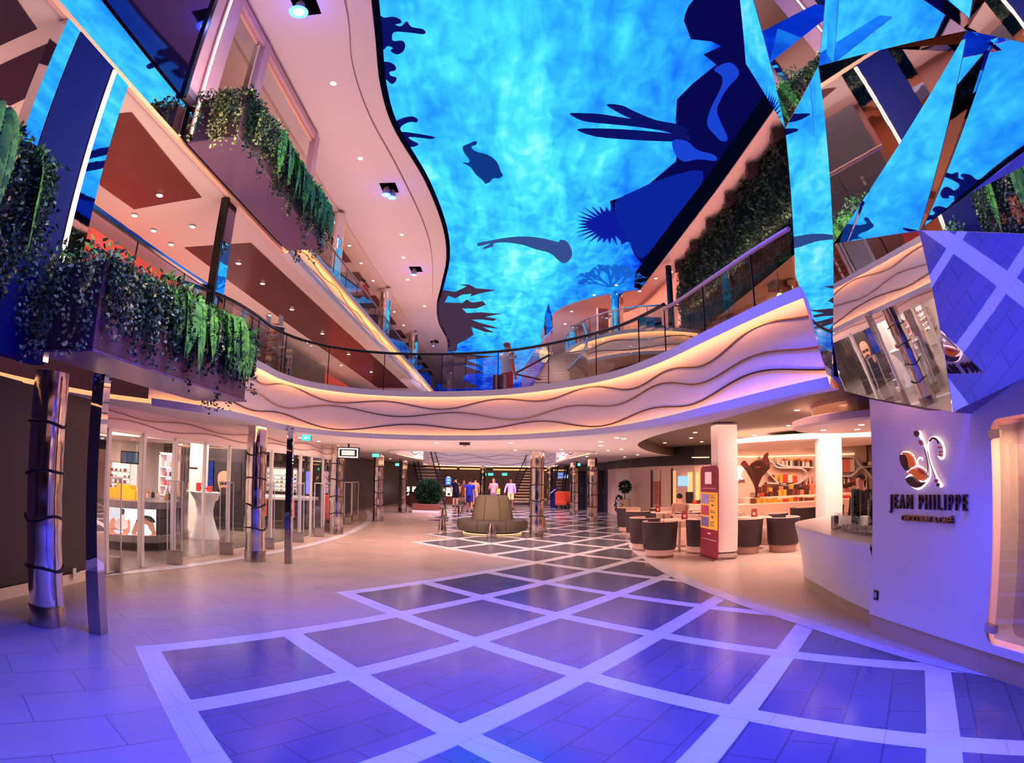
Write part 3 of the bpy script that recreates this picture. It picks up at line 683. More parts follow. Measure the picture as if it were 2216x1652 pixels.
# ================================================================ MOVING HEAD SPOTS AND CEILING DOWNLIGHTS
BLUEL = glow('blue_lamp', (40, 80, 255), 14); BLUEC = glow('blue_lamp_core', (190, 225, 255), 16); DL = glow('downlight', (255, 225, 205), 14)
def moving_head(p, label, n=1, r=.1):
    t = top('moving_head_light', label, 'stage light', 'blue moving head lights', p)
    MB().box(-.22, .22, -.3, .3, .0, .06).build('recess_plate', BLACK, t)
    for k in range(n):
        o = (-.05+.12*k, -.06+.18*k)
        m = MB(); m.lathe([(.05, 0), (.08, -.05), (.1, -.14), (.1, -.24)], 14, o); hs = m.build('lamp_housing', mat('housing_grey', (150, 130, 150), .4), t, True)
        MB().disc((o[0], o[1], -.242), r, 16).build('lens', BLUEL, hs); MB().disc((o[0], o[1], -.246), r*.55, 16).build('lens_core', BLUEC, hs)
    return t
moving_head((-3.54, 7.32, 9.25), 'bright blue ceiling spotlight near the top of the picture', 1, .17)
moving_head((-3.35, 14.5, 9.25), 'pair of blue moving head lights in a black square recess', 2, .13)
moving_head((-3.6, 21.1, 9.25), 'blue moving head light in a smaller recess further along', 1, .12)
moving_head((-4.4, 33.3, 9.25), 'unlit white moving head light far along the ceiling', 1, .06)
def downlight(p, label, group, r=.05, up=False):
    t = top('ceiling_downlight', label, 'ceiling light', group, p)
    q = MB().lathe([(r*1.3, 0), (r*1.3, -.006), (r*1.05, -.008)], 14).build('trim_ring', WHITE, t)
    MB().disc((0, 0, -.012), r, 14).build('lens', DL, q); return t
dl0 = downlight((-3.63, 9.7, 9.25), 'small round downlight in the white ceiling left of the screen', 'downlights beside the screen', .06)
for p in ((-3.77, 12.83, 9.25), (-3.56, 17.77, 9.25), (-3.85, 19.83, 9.25), (-4.1, 22.28, 9.25), (-3.95, 26, 9.25)): dup(dl0, p)
d2 = downlight((-5.65, 7.69, Z3-.02), 'small round downlight in the salmon ceiling of the left gallery', 'downlights of the left gallery')
for p in ((-6.58, 8.31), (-6.6, 9.03), (-6.62, 9.75), (-5.72, 9.01), (-5.69, 12.39), (-5.68, 11.01), (-5.75, 14.57), (-5.75, 17.3), (-5.75, 20.4), (-6.62, 12.2), (-6.62, 15.1), (-6.62, 18.5), (-5.75, 24), (-6.62, 22.5)): dup(d2, (p[0], p[1], Z3-.02))
d3 = downlight((-5.35, 12, 9.13), 'tiny downlight in the soffit of the top left gallery', 'downlights of the top gallery')
for y in (13.5, 15, 16.6, 18.3, 20, 22, 24, 26.5, 29, 32): dup(d3, (-5.42, y, 9.13))
# ================================================================ MIRROR FACET SCULPTURE (right)
FAC = [  # outline in the picture, point the facet reflects
 ([(1600, -12), (1626, -12), (1699, 278), (1614, 138)], (0.5, 15, 9.3)),
 ([(1626, -12), (1786, -12), (1771, 143), (1699, 278)], (-4.4, 6.6, 6.9)),
 ([(1786, -12), (1980, -12), (2093, 66), (1771, 143)], (-.6, 7.5, 9.3)),
 ([(1980, -12), (2106, -12), (2093, 66)], (1.5, 10, 9.3)),
 ([(2106, -12), (2240, -12), (2240, 99), (2093, 66)], (-4.2, 5.6, 6.2)),
 ([(1771, 143), (2093, 66), (1803, 528)], (-4.4, 5.0, 5.2)),
 ([(2093, 66), (1988, 499), (1803, 528)], (0, 10, 9.3)),
 ([(2093, 66), (2240, 99), (2240, 310), (1988, 499)], (.2, 6.6, 9.3)),
 ([(2240, 310), (2240, 508), (1988, 499)], (-4.4, 4.6, 4.4)),
 ([(1803, 528), (1988, 499), (2061, 892), (1885, 862), (1797, 838)], (-3.6, 10.8, 2.1)),
 ([(1988, 499), (2240, 508), (2240, 806), (2061, 892)], (1.6, 6.6, 0)),
 ([(1771, 143), (1803, 528), (1797, 838), (1721, 596), (1699, 278)], (.3, 17, 9.3)),
]
EYEV = Vector((0, 0, EYE))
info = []
for px, tg in FAC:
    c = (sum(p[0] for p in px)/len(px), sum(p[1] for p in px)/len(px)); d = Vector(ray(*c)).normalized()
    P0 = EYEV+d*5.2; n = ((Vector(tg)-P0).normalized()-d).normalized()
    ts = [n.dot(d)/n.dot(Vector(ray(*p)).normalized()) for p in px]   # distance ratios to each corner
    info.append([px, d, n, ts, math.log(5.2)])
for it in range(300):
    vt = {}
    for px, d, n, ts, s in info:
        for p, r_ in zip(px, ts): vt.setdefault(p, []).append(s+math.log(max(r_, .2)))
    av = {p: sum(v)/len(v) for p, v in vt.items()}
    for f in info:
        f[4] = sum(av[p]-math.log(max(r_, .2)) for p, r_ in zip(f[0], f[3]) if len(vt[p]) > 1)/max(1, sum(len(vt[p]) > 1 for p in f[0]))
    w13 = (onx(2061, 892, 3.7)-EYEV).length
    cur = av[(2061, 892)]; k = math.log(w13*.80)-cur
    for f in info: f[4] += k
fs_ = top('mirror_facet_sculpture', 'large faceted mirror sculpture folding over the upper right of the view', 'sculpture')
for px, d, n, ts, s in info:
    D = math.exp(s); pts = [EYEV+Vector(ray(*p)).normalized()*min(D*r_, 11) for p, r_ in zip(px, ts)]
    m = MB(); m.raw = True
    P = [Vector((p.dot(n.orthogonal().normalized()), p.dot(n.cross(n.orthogonal().normalized())), 0)) for p in pts]
    tr = tessellate_polygon([P]); back = [p-n*.004 for p in pts]; L_ = len(pts)
    m.cur = 0; m.add(pts, tr); m.cur = 1
    m.add(back, [tuple(reversed(t_)) for t_ in tr]); m.add(pts+back, [(i, (i+1) % L_, L_+(i+1) % L_, L_+i) for i in range(L_)])
    m.build('facet', [MIRRORF, MIRRORF], fs_)
# ================================================================ PEOPLE
def skin(name, verts, edges, rad, m, parent, root=0, sub=2):
    me = bpy.data.meshes.new(name); me.from_pydata(verts, edges, []); me.update()
    o = bpy.data.objects.new(name, me); C.objects.link(o)
    md = o.modifiers.new('Skin', 'SKIN'); md.use_smooth_shade = True; md.branch_smoothing = .4
    sv = me.skin_vertices[0].data
    for i, r in enumerate(rad):
        sv[i].radius = (r, r) if not isinstance(r, tuple) else r; sv[i].use_root = (i == root)
    s = o.modifiers.new('Sub', 'SUBSURF'); s.levels = s.render_levels = sub
    dg = bpy.context.evaluated_depsgraph_get(); me2 = bpy.data.meshes.new_from_object(o.evaluated_get(dg))
    bpy.data.objects.remove(o); me2.materials.clear(); me2.materials.append(m)
    q = bpy.data.objects.new(name, me2); C.objects.link(q); q.parent = parent; return q
SKINM = mat('skin', (205, 140, 115), .5); SKIND = mat('skin_tan', (150, 92, 72), .5); HAIRD = mat('hair_dark', (28, 18, 18), .5); HAIRG = mat('hair_grey', (120, 105, 100), .6)
JN = dict(pel=(0, 0, .95), sp=(0, 0, 1.13), ch=(0, .01, 1.33), nk=(0, .01, 1.455), jw=(0, -.015, 1.53), hd=(0, -.005, 1.615), cr=(0, .01, 1.675),
          shL=(.185, .01, 1.385), elL=(.24, .03, 1.12), wrL=(.25, -.04, .88), shR=(-.185, .01, 1.385), elR=(-.24, .03, 1.12), wrR=(-.25, -.04, .88),
          hpL=(.09, 0, .90), knL=(.10, -.01, .50), anL=(.10, .03, .09), toL=(.11, -.13, .035), hpR=(-.09, 0, .90), knR=(-.10, -.01, .50), anR=(-.10, .03, .09), toR=(-.11, -.13, .035))
def person(label, loc, rotz, h=1.72, pose=None, shirt=(220, 215, 215), pants=(40, 40, 60), shorts=True, sleeve=.6, hair=HAIRD, skn=SKINM, dress=False, shoes=(40, 35, 40), hairlong=False, seated=False, bag=None, patch=None, hat=None, arms_held=None):
    t = top('person', label, 'person', None, loc, rotz); k = h/1.76; t.scale = (k, k, k)
    J = dict(JN); J.update(pose or {}); V = {n: Vector(p) for n, p in J.items()}
    names = list(JN); idx = {n: i for i, n in enumerate(names)}
    rad = dict(pel=(.145, .10), sp=(.125, .09), ch=(.145, .095), nk=.068, jw=(.078, .085), hd=(.104, .122), cr=(.085, .1), shL=.058, elL=.048, wrL=.033, shR=.058, elR=.048, wrR=.033,
               hpL=.082, knL=.068, anL=.046, toL=.035, hpR=.082, knR=.068, anR=.046, toR=.035)
    E = [('pel', 'sp'), ('sp', 'ch'), ('ch', 'nk'), ('nk', 'jw'), ('jw', 'hd'), ('hd', 'cr'), ('ch', 'shL'), ('shL', 'elL'), ('elL', 'wrL'), ('ch', 'shR'), ('shR', 'elR'), ('elR', 'wrR'),
         ('pel', 'hpL'), ('hpL', 'knL'), ('knL', 'anL'), ('anL', 'toL'), ('pel', 'hpR'), ('hpR', 'knR'), ('knR', 'anR'), ('anR', 'toR')]
    vs = [tuple(V[n]) for n in names]; es = [(idx[a], idx[b]) for a, b in E]; rs = [rad[n] for n in names]
    # nose
    vs.append(tuple(V['hd']+Vector((0, -.108, -.015)))); es.append((idx['hd'], len(vs)-1)); rs.append(.014)
    for S, sx in (('L', 1), ('R', -1)):     # palm, thumb and four fingers
        w0 = V['wr'+S]; d = (w0-V['el'+S]).normalized(); side = d.cross(Vector((0, 0, 1)));
        if side.length < .2: side = d.cross(Vector((1, 0, 0)))
        side = Vector((0, -1, 0))-d*Vector((0, -1, 0)).dot(d); side.normalize(); inn = side.cross(d)*.5
        palm = w0+d*.06; vs.append(tuple(palm)); es.append((idx['wr'+S], len(vs)-1)); rs.append((.026, .036)); pi = len(vs)-1
        for q, (o_, l_) in enumerate(((.028, .062), (.010, .074), (-.010, .070), (-.028, .054))):
            a = palm+d*.035+side*o_; b_ = a+d*l_*.5+inn*.01; c_ = b_+d*l_*.45+inn*.03
            for p_, pr_ in ((a, pi), (b_, None), (c_, None)):
                vs.append(tuple(p_)); es.append(((pr_ if pr_ is not None else len(vs)-2), len(vs)-1)); rs.append(.009)
        a = w0+d*.03+side*.034; vs.append(tuple(a)); es.append((pi, len(vs)-1)); rs.append(.011)
        vs.append(tuple(a+d*.04+side*.018)); es.append((len(vs)-2, len(vs)-1)); rs.append(.009)
    skin('body', vs, es, rs, skn, t)
    # clothes: elliptical rings around the trunk plus sleeves and legs
    cl = mat('cloth_%d_%d_%d' % shirt, shirt, .8) if not patch else patch
    def rings(mb, rows, n=18):
        o = []
        for c, rx, ry in rows: o += [(c[0]+rx*math.cos(2*PI*i/n), c[1]+ry*math.sin(2*PI*i/n), c[2]) for i in range(n)]
        fs = [(k*n+i, k*n+(i+1) % n, (k+1)*n+(i+1) % n, (k+1)*n+i) for k in range(len(rows)-1) for i in range(n)]
        mb.add(o, fs+[tuple(range(n)), tuple((len(rows)-1)*n+i for i in range(n))])
    up = Vector((0, 0, 1)); sm_ = (V['shL']+V['shR'])/2; m = MB()
    rings(m, [(V['pel']-up*.05, .178, .128), (V['pel']+up*.04, .172, .124), (V['sp'], .162, .115), (V['ch'], .188, .128), (sm_-up*.06, .196, .122), (sm_, .178, .105), (sm_+up*.03, .135, .092), (V['nk']-up*.012, .085, .075), (V['nk']+up*.012, .07, .066)])
    for S in 'LR':
        q0, q1, q2 = V['sh'+S], V['el'+S], V['wr'+S]
        pts = [q0.lerp(V['ch'], .25), q0, q0.lerp(q1, .35)]+([q0.lerp(q1, sleeve)] if sleeve <= 1 else [q1, q1.lerp(q2, .9)])
        m.tube(pts, .06, 12, rs=[.07, .078, .070, .066] if sleeve <= 1 else [.07, .078, .066, .056, .044])
    m.build('shirt' if not dress else 'dress', cl, t, True)
    pc = mat('cloth_%d_%d_%d' % pants, pants, .8)
    if dress:
        MB().lathe([(.17, 1.0), (.19, .84), (.23, .58), (.22, .58), (.15, 1.0)], 16, sy=.75).build('skirt', cl, t, True)
    else:
        m = MB(); rings(m, [(V['pel']+up*.07, .155, .11), (V['pel'], .170, .120), (V['pel']-up*.07, .178, .125), (V['pel']-up*.12, .165, .11)] if not seated else [(V['pel']+up*.08, .165, .12), (V['pel'], .176, .15), (V['pel']-up*.06, .16, .13)])
        for S in 'LR':
            h_, k_, a_ = V['hp'+S], V['kn'+S], V['an'+S]
            pts = [h_+(up*.02), h_.lerp(k_, .3), h_.lerp(k_, .9)]+([] if shorts else [k_, k_.lerp(a_, .93)])
            m.tube(pts, .08, 12, rs=[.098, .095, .088]+([] if shorts else [.074, .066]))
        m.build('shorts' if shorts else 'trousers', pc, t, True)
    # hair, eyes, shoes
    c = V['hd']
    hb = MB(); hb.sphere(tuple(c+Vector((0, .018, .035))), 1, 14, 10, (.088, .098, .085)); hb.v = [(x, y, z) if not (y < c.y-.045 and z < c.z+.045) else (x*.7, c.y-.04, max(z, c.z+.05)) for x, y, z in hb.v]
    hb.build('hair', hair, t, True)
    if hairlong: MB().tube([tuple(c+Vector((0, .09, .03))), tuple(c+Vector((0, .14, -.02))), tuple(c+Vector((0, .13, -.16)))], .035, 8, rs=[.03, .04, .015]).build('ponytail', hair, t, True)
    for sx in (-1, 1):
        MB().sphere(tuple(c+Vector((sx*.03, -.083, .012))), .010, 8, 6).build('eye', BLACK, t); MB().sphere(tuple(c+Vector((sx*.083, .005, -.01))), 1, 8, 6, (.012, .02, .03)).build('ear', skn, t, True)
    MB().sphere(tuple(c+Vector((0, -.084, -.05))), 1, 8, 5, (.022, .006, .006)).build('mouth', mat('lips', (150, 70, 65), .5), t)
    if not seated:
        for S in 'LR':
            a = V['an'+S]; b_ = V['to'+S]; MB().tube([tuple(a.lerp(b_, -.25)+Vector((0, 0, -.035))), tuple(a.lerp(b_, .5)+Vector((0, 0, -.02))), tuple(b_+Vector((0, 0, .005)))], .045, 8, rs=[.042, .05, .035]).build('shoe', mat('shoe_%d_%d_%d' % shoes, shoes, .6), t, True)
    if bag:
        MB().rbox(-.14, .14, .10, .24, 1.05, 1.42, .04).build('backpack', mat('bag_dark', (30, 25, 45), .7), t)
    return t
walk = dict(knL=(.10, -.16, .52), anL=(.10, -.20, .10), toL=(.11, -.36, .05), knR=(-.10, .06, .50), anR=(-.10, .22, .14), toR=(-.11, .07, .05), elL=(.24, .13, 1.16), wrL=(.25, .10, .9), elR=(-.24, -.06, 1.14), wrR=(-.25, -.2, .93))
patt = mat('dress_pattern', (120, 70, 60), .8, noise=.8, nscale=14)
person('person in a white T-shirt and red shorts standing behind the bridge railing', (-.12, 14.0, Z2), 2.3, 1.62, dict(elL=(.25, -.1, 1.2), wrL=(.16, -.3, 1.35)), (215, 215, 225), (190, 60, 80), hair=HAIRG)
MB_ = None
person('person seen from behind in a black T-shirt and black shorts walking away', (-3.13, 34.4, .005), PI, 1.72, None, (22, 18, 44), (18, 16, 40), shorts=True)
person('person seen from behind in a royal blue football shirt and blue shorts', (-1.98, 29.4, .005), PI+.1, 1.66, walk, (14, 30, 140), (14, 24, 110), skn=SKIND)
person('person in a short patterned dress facing the camera further back', (-3.0, 39.0, .005), .2, 1.55, walk, dress=True, patch=patt, hair=mat('hair_blond', (150, 110, 80), .6), sleeve=.2)
person('person in a pale orange shirt partly hidden behind the one in blue', (-2.1, 36.0, .005), PI, 1.7, None, (225, 160, 130), (200, 170, 160))
person('person in a loose pink shirt standing left behind the ottoman', (-.95, 33.5, .005), 0, 1.7, dict(wrR=(-.2, -.3, 1.15), wrL=(.2, -.3, 1.15)), (205, 150, 165), (150, 110, 150), hair=HAIRG)
person('person in a lilac shirt with a backpack behind the ottoman', (.0, 33.0, .005), 0, 1.72, dict(elR=(-.3, 0, 1.15), wrR=(-.34, -.1, .9)), (190, 165, 215), (200, 200, 140), skn=SKIND, bag=True, sleeve=1.2)
person('person in a red top leaning on the upper left gallery railing', (-4.85, 19.0, Z4), -PI/2, 1.6, dict(elL=(.2, -.2, 1.15), wrL=(.1, -.4, 1.2), ch=(0, -.1, 1.3), nk=(0, -.16, 1.43), jw=(0, -.2, 1.5), hd=(0, -.21, 1.59), cr=(0, -.2, 1.65), shL=(.17, -.1, 1.37), shR=(-.17, -.1, 1.37), elR=(-.2, -.25, 1.15), wrR=(-.1, -.4, 1.2)), (150, 50, 45), (60, 40, 50))
# ================================================================ RIGHT BRANDED WALL
WX = 3.7
WALLM = mat('lilac_white_wall', (205, 200, 215), .35)
pz = mat('plinth_beige', (170, 148, 135), .5)
def rrect(y0, y1, z0, z1, r, n=6):
    out = []
    for (cy_, cz, a0) in ((y1-r, z1-r, 0), (y0+r, z1-r, PI/2), (y0+r, z0+r, PI), (y1-r, z0+r, 1.5*PI)):
        for k in range(n+1): a = a0+PI/2*k/n; out.append((cy_+r*math.cos(a), cz+r*math.sin(a)))
    return out
nich = rrect(1.6, 3.68, .27, 2.03, .10)
outl = [(5.5, .2), (5.5, 2.44), (4.5, 2.2), (3.85, 2.12), (2.9, 2.4), (1.2, 2.5), (1.2, .2)]
tr = tessellate_polygon([[Vector((a, b, 0)) for a, b in outl], [Vector((a, b, 0)) for a, b in nich]])
m = MB(); m.add([(WX, a, b) for a, b in outl+nich], tr)
m.add([(WX, 5.5, .2), (WX+.35, 5.52, .2), (WX+.35, 5.52, 2.44), (WX, 5.5, 2.44)], [(0, 1, 2, 3)])
m.add([(WX, a, b) for a, b in outl[1:4]]+[(WX+.35, a, b) for a, b in outl[1:4]], [(0, 1, 4, 3), (1, 2, 5, 4)])
wr = struct(m.build('wall_right', WALLM))
m = MB(); n_ = len(nich); m.add([(WX, a, b) for a, b in nich]+[(WX+.33, a, b) for a, b in nich], [(i, (i+1) % n_, n_+(i+1) % n_, n_+i) for i in range(n_)])
m.add([(WX+.33, a, b) for a, b in nich], [tuple(range(n_))]); struct(m.build('niche', mat('niche_cream', (225, 190, 170), .35), wr))
m = MB(); m.box(WX+.012, WX+.4, 1.2, 5.47, 0, .2); struct(m.build('baseboard_right', pz, wr))
# glass door and its clips in the niche, wall art, socket
t = top('display_case_door', 'frameless glass door of the lit wall niche with metal clips', 'door')
MB().box(WX+.02, WX+.028, 1.7, 3.6, .32, 1.98).build('glass_panel', SHOPG, t)
for z in (.36, 1.88): MB().rbox(WX-.01, WX+.035, 3.57, 3.70, z, z+.07, .006).build('clip', STEEL, t)
t = top('wall_art', 'painted lip and ring motifs on the back of the lit niche', 'artwork')
ART = mat('art_gold', (240, 175, 60), .5); ARTD = mat('art_outline', (110, 60, 30), .5)
def plate(name, pts, x, matl, par, flip=False):
    m = MB(); P = [Vector((y, z, 0)) for y, z in pts]; m.add([(x, y, z) for y, z in pts], tessellate_polygon([P])); return m.build(name, matl, par)
def lens(cy_, cz, a, b, n=14): return [(cy_+a*math.cos(2*PI*k/n), cz+b*math.sin(2*PI*k/n)*abs(math.sin(2*PI*k/n))**.4) for k in range(n)]
plate('motif_outline', lens(3.26, 1.33, .15, .075), WX+.326, ARTD, t); plate('motif', lens(3.26, 1.33, .14, .062), WX+.322, ART, t); plate('motif_shade', lens(3.26, 1.315, .13, .035), WX+.319, mat('art_tan', (190, 130, 70), .5), t)
MB().tube([(WX+.325, 3.2+.08*math.cos(a), .92+.08*math.sin(a)) for a in [2*PI*k/20 for k in range(20)]], .008, 6, True).build('ring', mat('art_plum', (150, 40, 140), .5), t)
NL = glow('niche_light', (255, 210, 170), 5, sample=True)
t = top('niche_light_bar', 'warm light bar across the top of the wall niche', 'light'); MB().box(WX+.20, WX+.26, 1.8, 3.4, 1.985, 2.005).build('diffuser', NL, t)
area('niche_glow', (WX+.18, 2.7, 1.95), .2, 26, (255, 200, 170), sy=1.6)
t = top('wall_socket', 'small black framed socket low on the white wall, left end', 'socket', None, (WX, 5.38, .42))
MB().rbox(-.012, 0, -.04, .04, -.05, .05, .004).build('cover', BLACK, t); MB().rbox(-.018, -.012, -.024, .024, -.03, .03, .003).build('insert', mat('socket_grey', (150, 150, 170), .4), t)

# ---- sign: emblem and lettering
SGN = top('shop_sign', 'glowing brown and white emblem with JEAN PHILIPPE lettering on the white wall', 'sign')
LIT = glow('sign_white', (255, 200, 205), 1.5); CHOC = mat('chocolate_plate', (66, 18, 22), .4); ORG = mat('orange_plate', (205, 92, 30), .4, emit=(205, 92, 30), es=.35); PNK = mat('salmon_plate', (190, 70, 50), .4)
def wp(x, y, d=0.):          # crop-picture coordinates of the sign -> wall plane
    p = onx(1900+x/5.506, 900+y/5.506, WX); return Vector((WX-.03-d, p.y, p.z))
def stroke(name, pts, r, matl, par, d=0., rs=None, k=6):
    q = cr([wp(*p, d) for p in pts], k); rr_ = None
    if rs: 
        rr_ = []; n = len(rs)-1
        for i in range(len(q)): u = i/(len(q)-1)*n; a = int(min(n-1, u)); rr_.append(rs[a]+(rs[a+1]-rs[a])*(u-a))
    return MB().tube(q, r, 8, rs=rr_).build(name, matl, par, True)
def shape(name, pts, matl, par, d, sm=True):
    q = cr([wp(*p, d) for p in pts], 4, True) if sm else [wp(*p, d) for p in pts]
    m = MB(); m.add([tuple(v) for v in q], tessellate_polygon([[Vector((v.y, v.z, 0)) for v in q]])); b = [(v.x+.012+d, v.y, v.z) for v in q]; L_ = len(q)
    m.add([tuple(v) for v in q]+b, [(i, (i+1) % L_, L_+(i+1) % L_, L_+i) for i in range(L_)]); return m.build(name, matl, par)
# white glowing underlay strokes
stroke('emblem_glow', [(515, 195), (560, 280), (610, 400), (640, 520), (655, 640), (645, 740), (590, 820), (510, 870), (430, 830), (375, 760)], .02, LIT, SGN, 0, [.024, .019, .014, .010, .009, .009, .010, .011, .010, .007])
stroke('emblem_glow', [(790, 840), (740, 740), (680, 600), (640, 470), (628, 350), (660, 275), (720, 255), (790, 310), (820, 400), (815, 490), (780, 510), (750, 480)], .02, LIT, SGN, .001, [.020, .012, .009, .009, .010, .011, .012, .013, .013, .012, .010, .009])
stroke('emblem_glow', [(515, 600), (500, 560), (510, 510), (550, 500), (560, 530)], .008, LIT, SGN)
stroke('emblem_glow', [(380, 665), (320, 560), (305, 480), (325, 435), (390, 430), (450, 470), (480, 540), (485, 610)], .007, LIT, SGN)
stroke('emblem_glow', [(385, 680), (440, 620), (520, 600), (600, 650), (625, 700)], .008, LIT, SGN)
stroke('emblem_glow', [(365, 745), (400, 710), (450, 700), (510, 750), (570, 790), (630, 750)], .009, LIT, SGN)
shape('emblem_plate', [(372, 650), (315, 560), (305, 475), (345, 465), (385, 520), (405, 600), (400, 640)], CHOC, SGN, .022)
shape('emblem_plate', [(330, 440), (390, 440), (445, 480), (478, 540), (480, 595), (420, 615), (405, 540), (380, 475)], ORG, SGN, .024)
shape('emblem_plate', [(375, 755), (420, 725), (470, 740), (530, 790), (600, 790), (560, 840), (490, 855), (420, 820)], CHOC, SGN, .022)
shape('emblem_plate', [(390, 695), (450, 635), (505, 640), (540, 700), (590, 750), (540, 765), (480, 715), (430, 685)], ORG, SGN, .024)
shape('emblem_plate', [(515, 625), (580, 650), (615, 695), (570, 690)], PNK, SGN, .022)
shape('emblem_plate', [(500, 180), (525, 185), (540, 220), (525, 250), (495, 235), (485, 205)], CHOC, SGN, .035)
shape('emblem_plate', [(540, 300), (570, 290), (590, 340), (565, 350)], PNK, SGN, .035, False)
stroke('emblem_plate', [(660, 300), (700, 265), (750, 290), (765, 330)], .009, CHOC, SGN, .018)
stroke('emblem_plate', [(600, 400), (625, 500), (640, 620), (625, 720)], .004, CHOC, SGN, .018); stroke('emblem_plate', [(635, 420), (660, 540), (700, 650), (730, 730)], .004, CHOC, SGN, .018)
for p in ((745, 772), (768, 820)): shape('emblem_dot', [(p[0]+16*math.cos(a), p[1]+20*math.sin(a)) for a in [k*PI/4 for k in range(8)]], PNK if p[0] < 750 else CHOC, SGN, .03)
for p in ((778, 375), (792, 430), (788, 470)): shape('emblem_dot', [(p[0]+10*math.cos(a), p[1]+13*math.sin(a)) for a in [k*PI/4 for k in range(8)]], PNK, SGN, .026)
def text(body, matl, par, origin, xdir, zdir, size, sx, name='lettering', depth=.012, bold=.0, sp=1.):
    cu = bpy.data.curves.new(name, 'FONT'); cu.body = body; cu.size = size; cu.extrude = depth; cu.offset = bold; cu.space_character = sp; cu.align_x = 'LEFT'
    o = bpy.data.objects.new(name, cu); C.objects.link(o); dg = bpy.context.evaluated_depsgraph_get(); me = bpy.data.meshes.new_from_object(o.evaluated_get(dg)); bpy.data.objects.remove(o)
    X = Vector(xdir).normalized()*sx; Z = Vector(zdir).normalized(); Y = X.cross(Z).normalized()*-1
    Mx = Matrix((X, Z, -Y)).transposed().to_4x4(); Mx.translation = Vector(origin); me.transform(Mx)
    me.materials.clear(); me.materials.append(matl); q = bpy.data.objects.new(name, me); C.objects.link(q); q.parent = par; return q
a = wp(165, 1100); b = wp(1085, 1145); H_ = (wp(600, 945)-wp(600, 1125)).z
hgt = H_/.70
m_ = text('JEAN PHILIPPE', CHOC, SGN, (WX-.016, a.y, a.z-.0), (0, -1, 0), (0, 0, 1), hgt, .5, bold=.001, sp=1.45)
w_ = max(v.co.y for v in m_.data.vertices)-min(v.co.y for v in m_.data.vertices); f_ = (a.y-b.y)/w_
for v in m_.data.vertices: v.co.y = a.y+(v.co.y-a.y)*f_
a = wp(300, 1240); b = wp(910, 1285); H_ = (wp(600, 1185)-wp(600, 1255)).z
m_ = text('CHOCOLAT & CAFÉ', mat('gold_letters', (165, 120, 90), .25, 1.), SGN, (WX-.016, a.y, a.z-.005), (0, -1, 0), (0, 0, 1), H_/.70, .7, bold=.001)
w_ = max(v.co.y for v in m_.data.vertices)-min(v.co.y for v in m_.data.vertices); f_ = (a.y-b.y)/w_
for v in m_.data.vertices: v.co.y = a.y+(v.co.y-a.y)*f_
spot('sign_light', (3.0, 4.6, 2.4), (3.7, 4.6, 1.8), 6, (255, 170, 150), 100)

# pale canopy edge that rises to the right over the niche
m = MB(); m.add([(3.55, 3.95, 2.12), (3.35, 2.6, 2.5), (3.3, 1.0, 2.7), (3.9, 1.0, 2.7), (3.9, 2.6, 2.45), (3.72, 3.9, 2.10)], [(0, 1, 4, 5), (1, 2, 3, 4)])
struct(m.build('trim_7', mat('canopy_lilac', (150, 120, 140), .5)))

# ================================================================ CAFÉ COUNTER
t = top('service_counter', 'curved white service counter with a beige plinth left of the branded wall', 'counter')
bt = cr([(5.6, 9.6), (4.75, 9.0), (4.35, 8.3), (4.15, 7.4), (3.95, 6.4), (3.85, 5.55)], 6); tp = offset(bt, .14); tp = [Vector((p.x, p.y)) for p in tp]
if (tp[10]-bt[10]).x > 0: tp = offset(bt, -.14)
n_ = len(bt); m = MB(); rows = []
for k in range(9):
    u = k/8; e = u**1.6; rows.append([(bt[i].x+(tp[i].x-bt[i].x)*e, bt[i].y+(tp[i].y-bt[i].y)*e, .17+.73*u) for i in range(n_)])
for k in range(8): m.sheet(rows[k], rows[k+1])
m.build('front_panel', WALLM, t, True)
m = MB(); m.wall([(p.x+.03, p.y) for p in bt], 0, .17); m.build('plinth', pz, t)
te = [(x, y) for x, y, z in rows[-1]]; m = MB(); m.prism(te+[(4.6, 5.55), (5.1, 7.3), (5.6, 8.4), (6.2, 8.9)], .90, .935); m.build('countertop', WHITE, t)
m = MB(); m.prism([(bt[-1].x+.05, 5.56), (4.55, 5.56), (5.0, 7.3), (5.5, 8.3), (5.6, 9.4), (4.9, 8.9)], .02, .9); m.build('counter_body', mat('counter_taupe', (150, 125, 115), .6), t)  # plain taupe body behind the white front
# glass guard with pebbles
t = top('glass_display', 'low glass display on the counter holding pale pebbles', 'display')
gp = [(4.02, 6.75), (3.98, 5.62)]
g1 = onz(1800, 1138, .94); gp = [(4.3, 7.35), (4.12, 6.6), (4.05, 5.7)]
MB().wall(gp, .94, 1.16).build('glass_panel', SHOPG, t); MB().wall([(4.34, 7.34), (4.62, 7.1)], .94, 1.16).build('glass_panel', SHOPG, t)
MB().rbox(4.28, 4.36, 7.32, 7.42, .935, 1.12, .02).build('end_post', STEEL, t)
rr = random.Random(2); m = MB()
for k in range(420):
    y = rr.uniform(5.7, 7.25); x = rr.uniform(4.12+.12*(y-5.7)/1.6, 4.55); m.sphere((x, y, .955+rr.uniform(0, .035)), rr.uniform(.014, .026), 6, 4, (1, 1.2, .8))
pb = m.build('pebbles', mat('pebble_white', (215, 200, 200), .25, noise=.2, nscale=30), t); pb['kind'] = 'stuff'
t = top('glass_cylinders', 'cluster of tall clear glass cylinders with brown sweets on the counter', 'jar')
t['label'] = 'row of tall glass vessels filled with brown sweets on the counter'
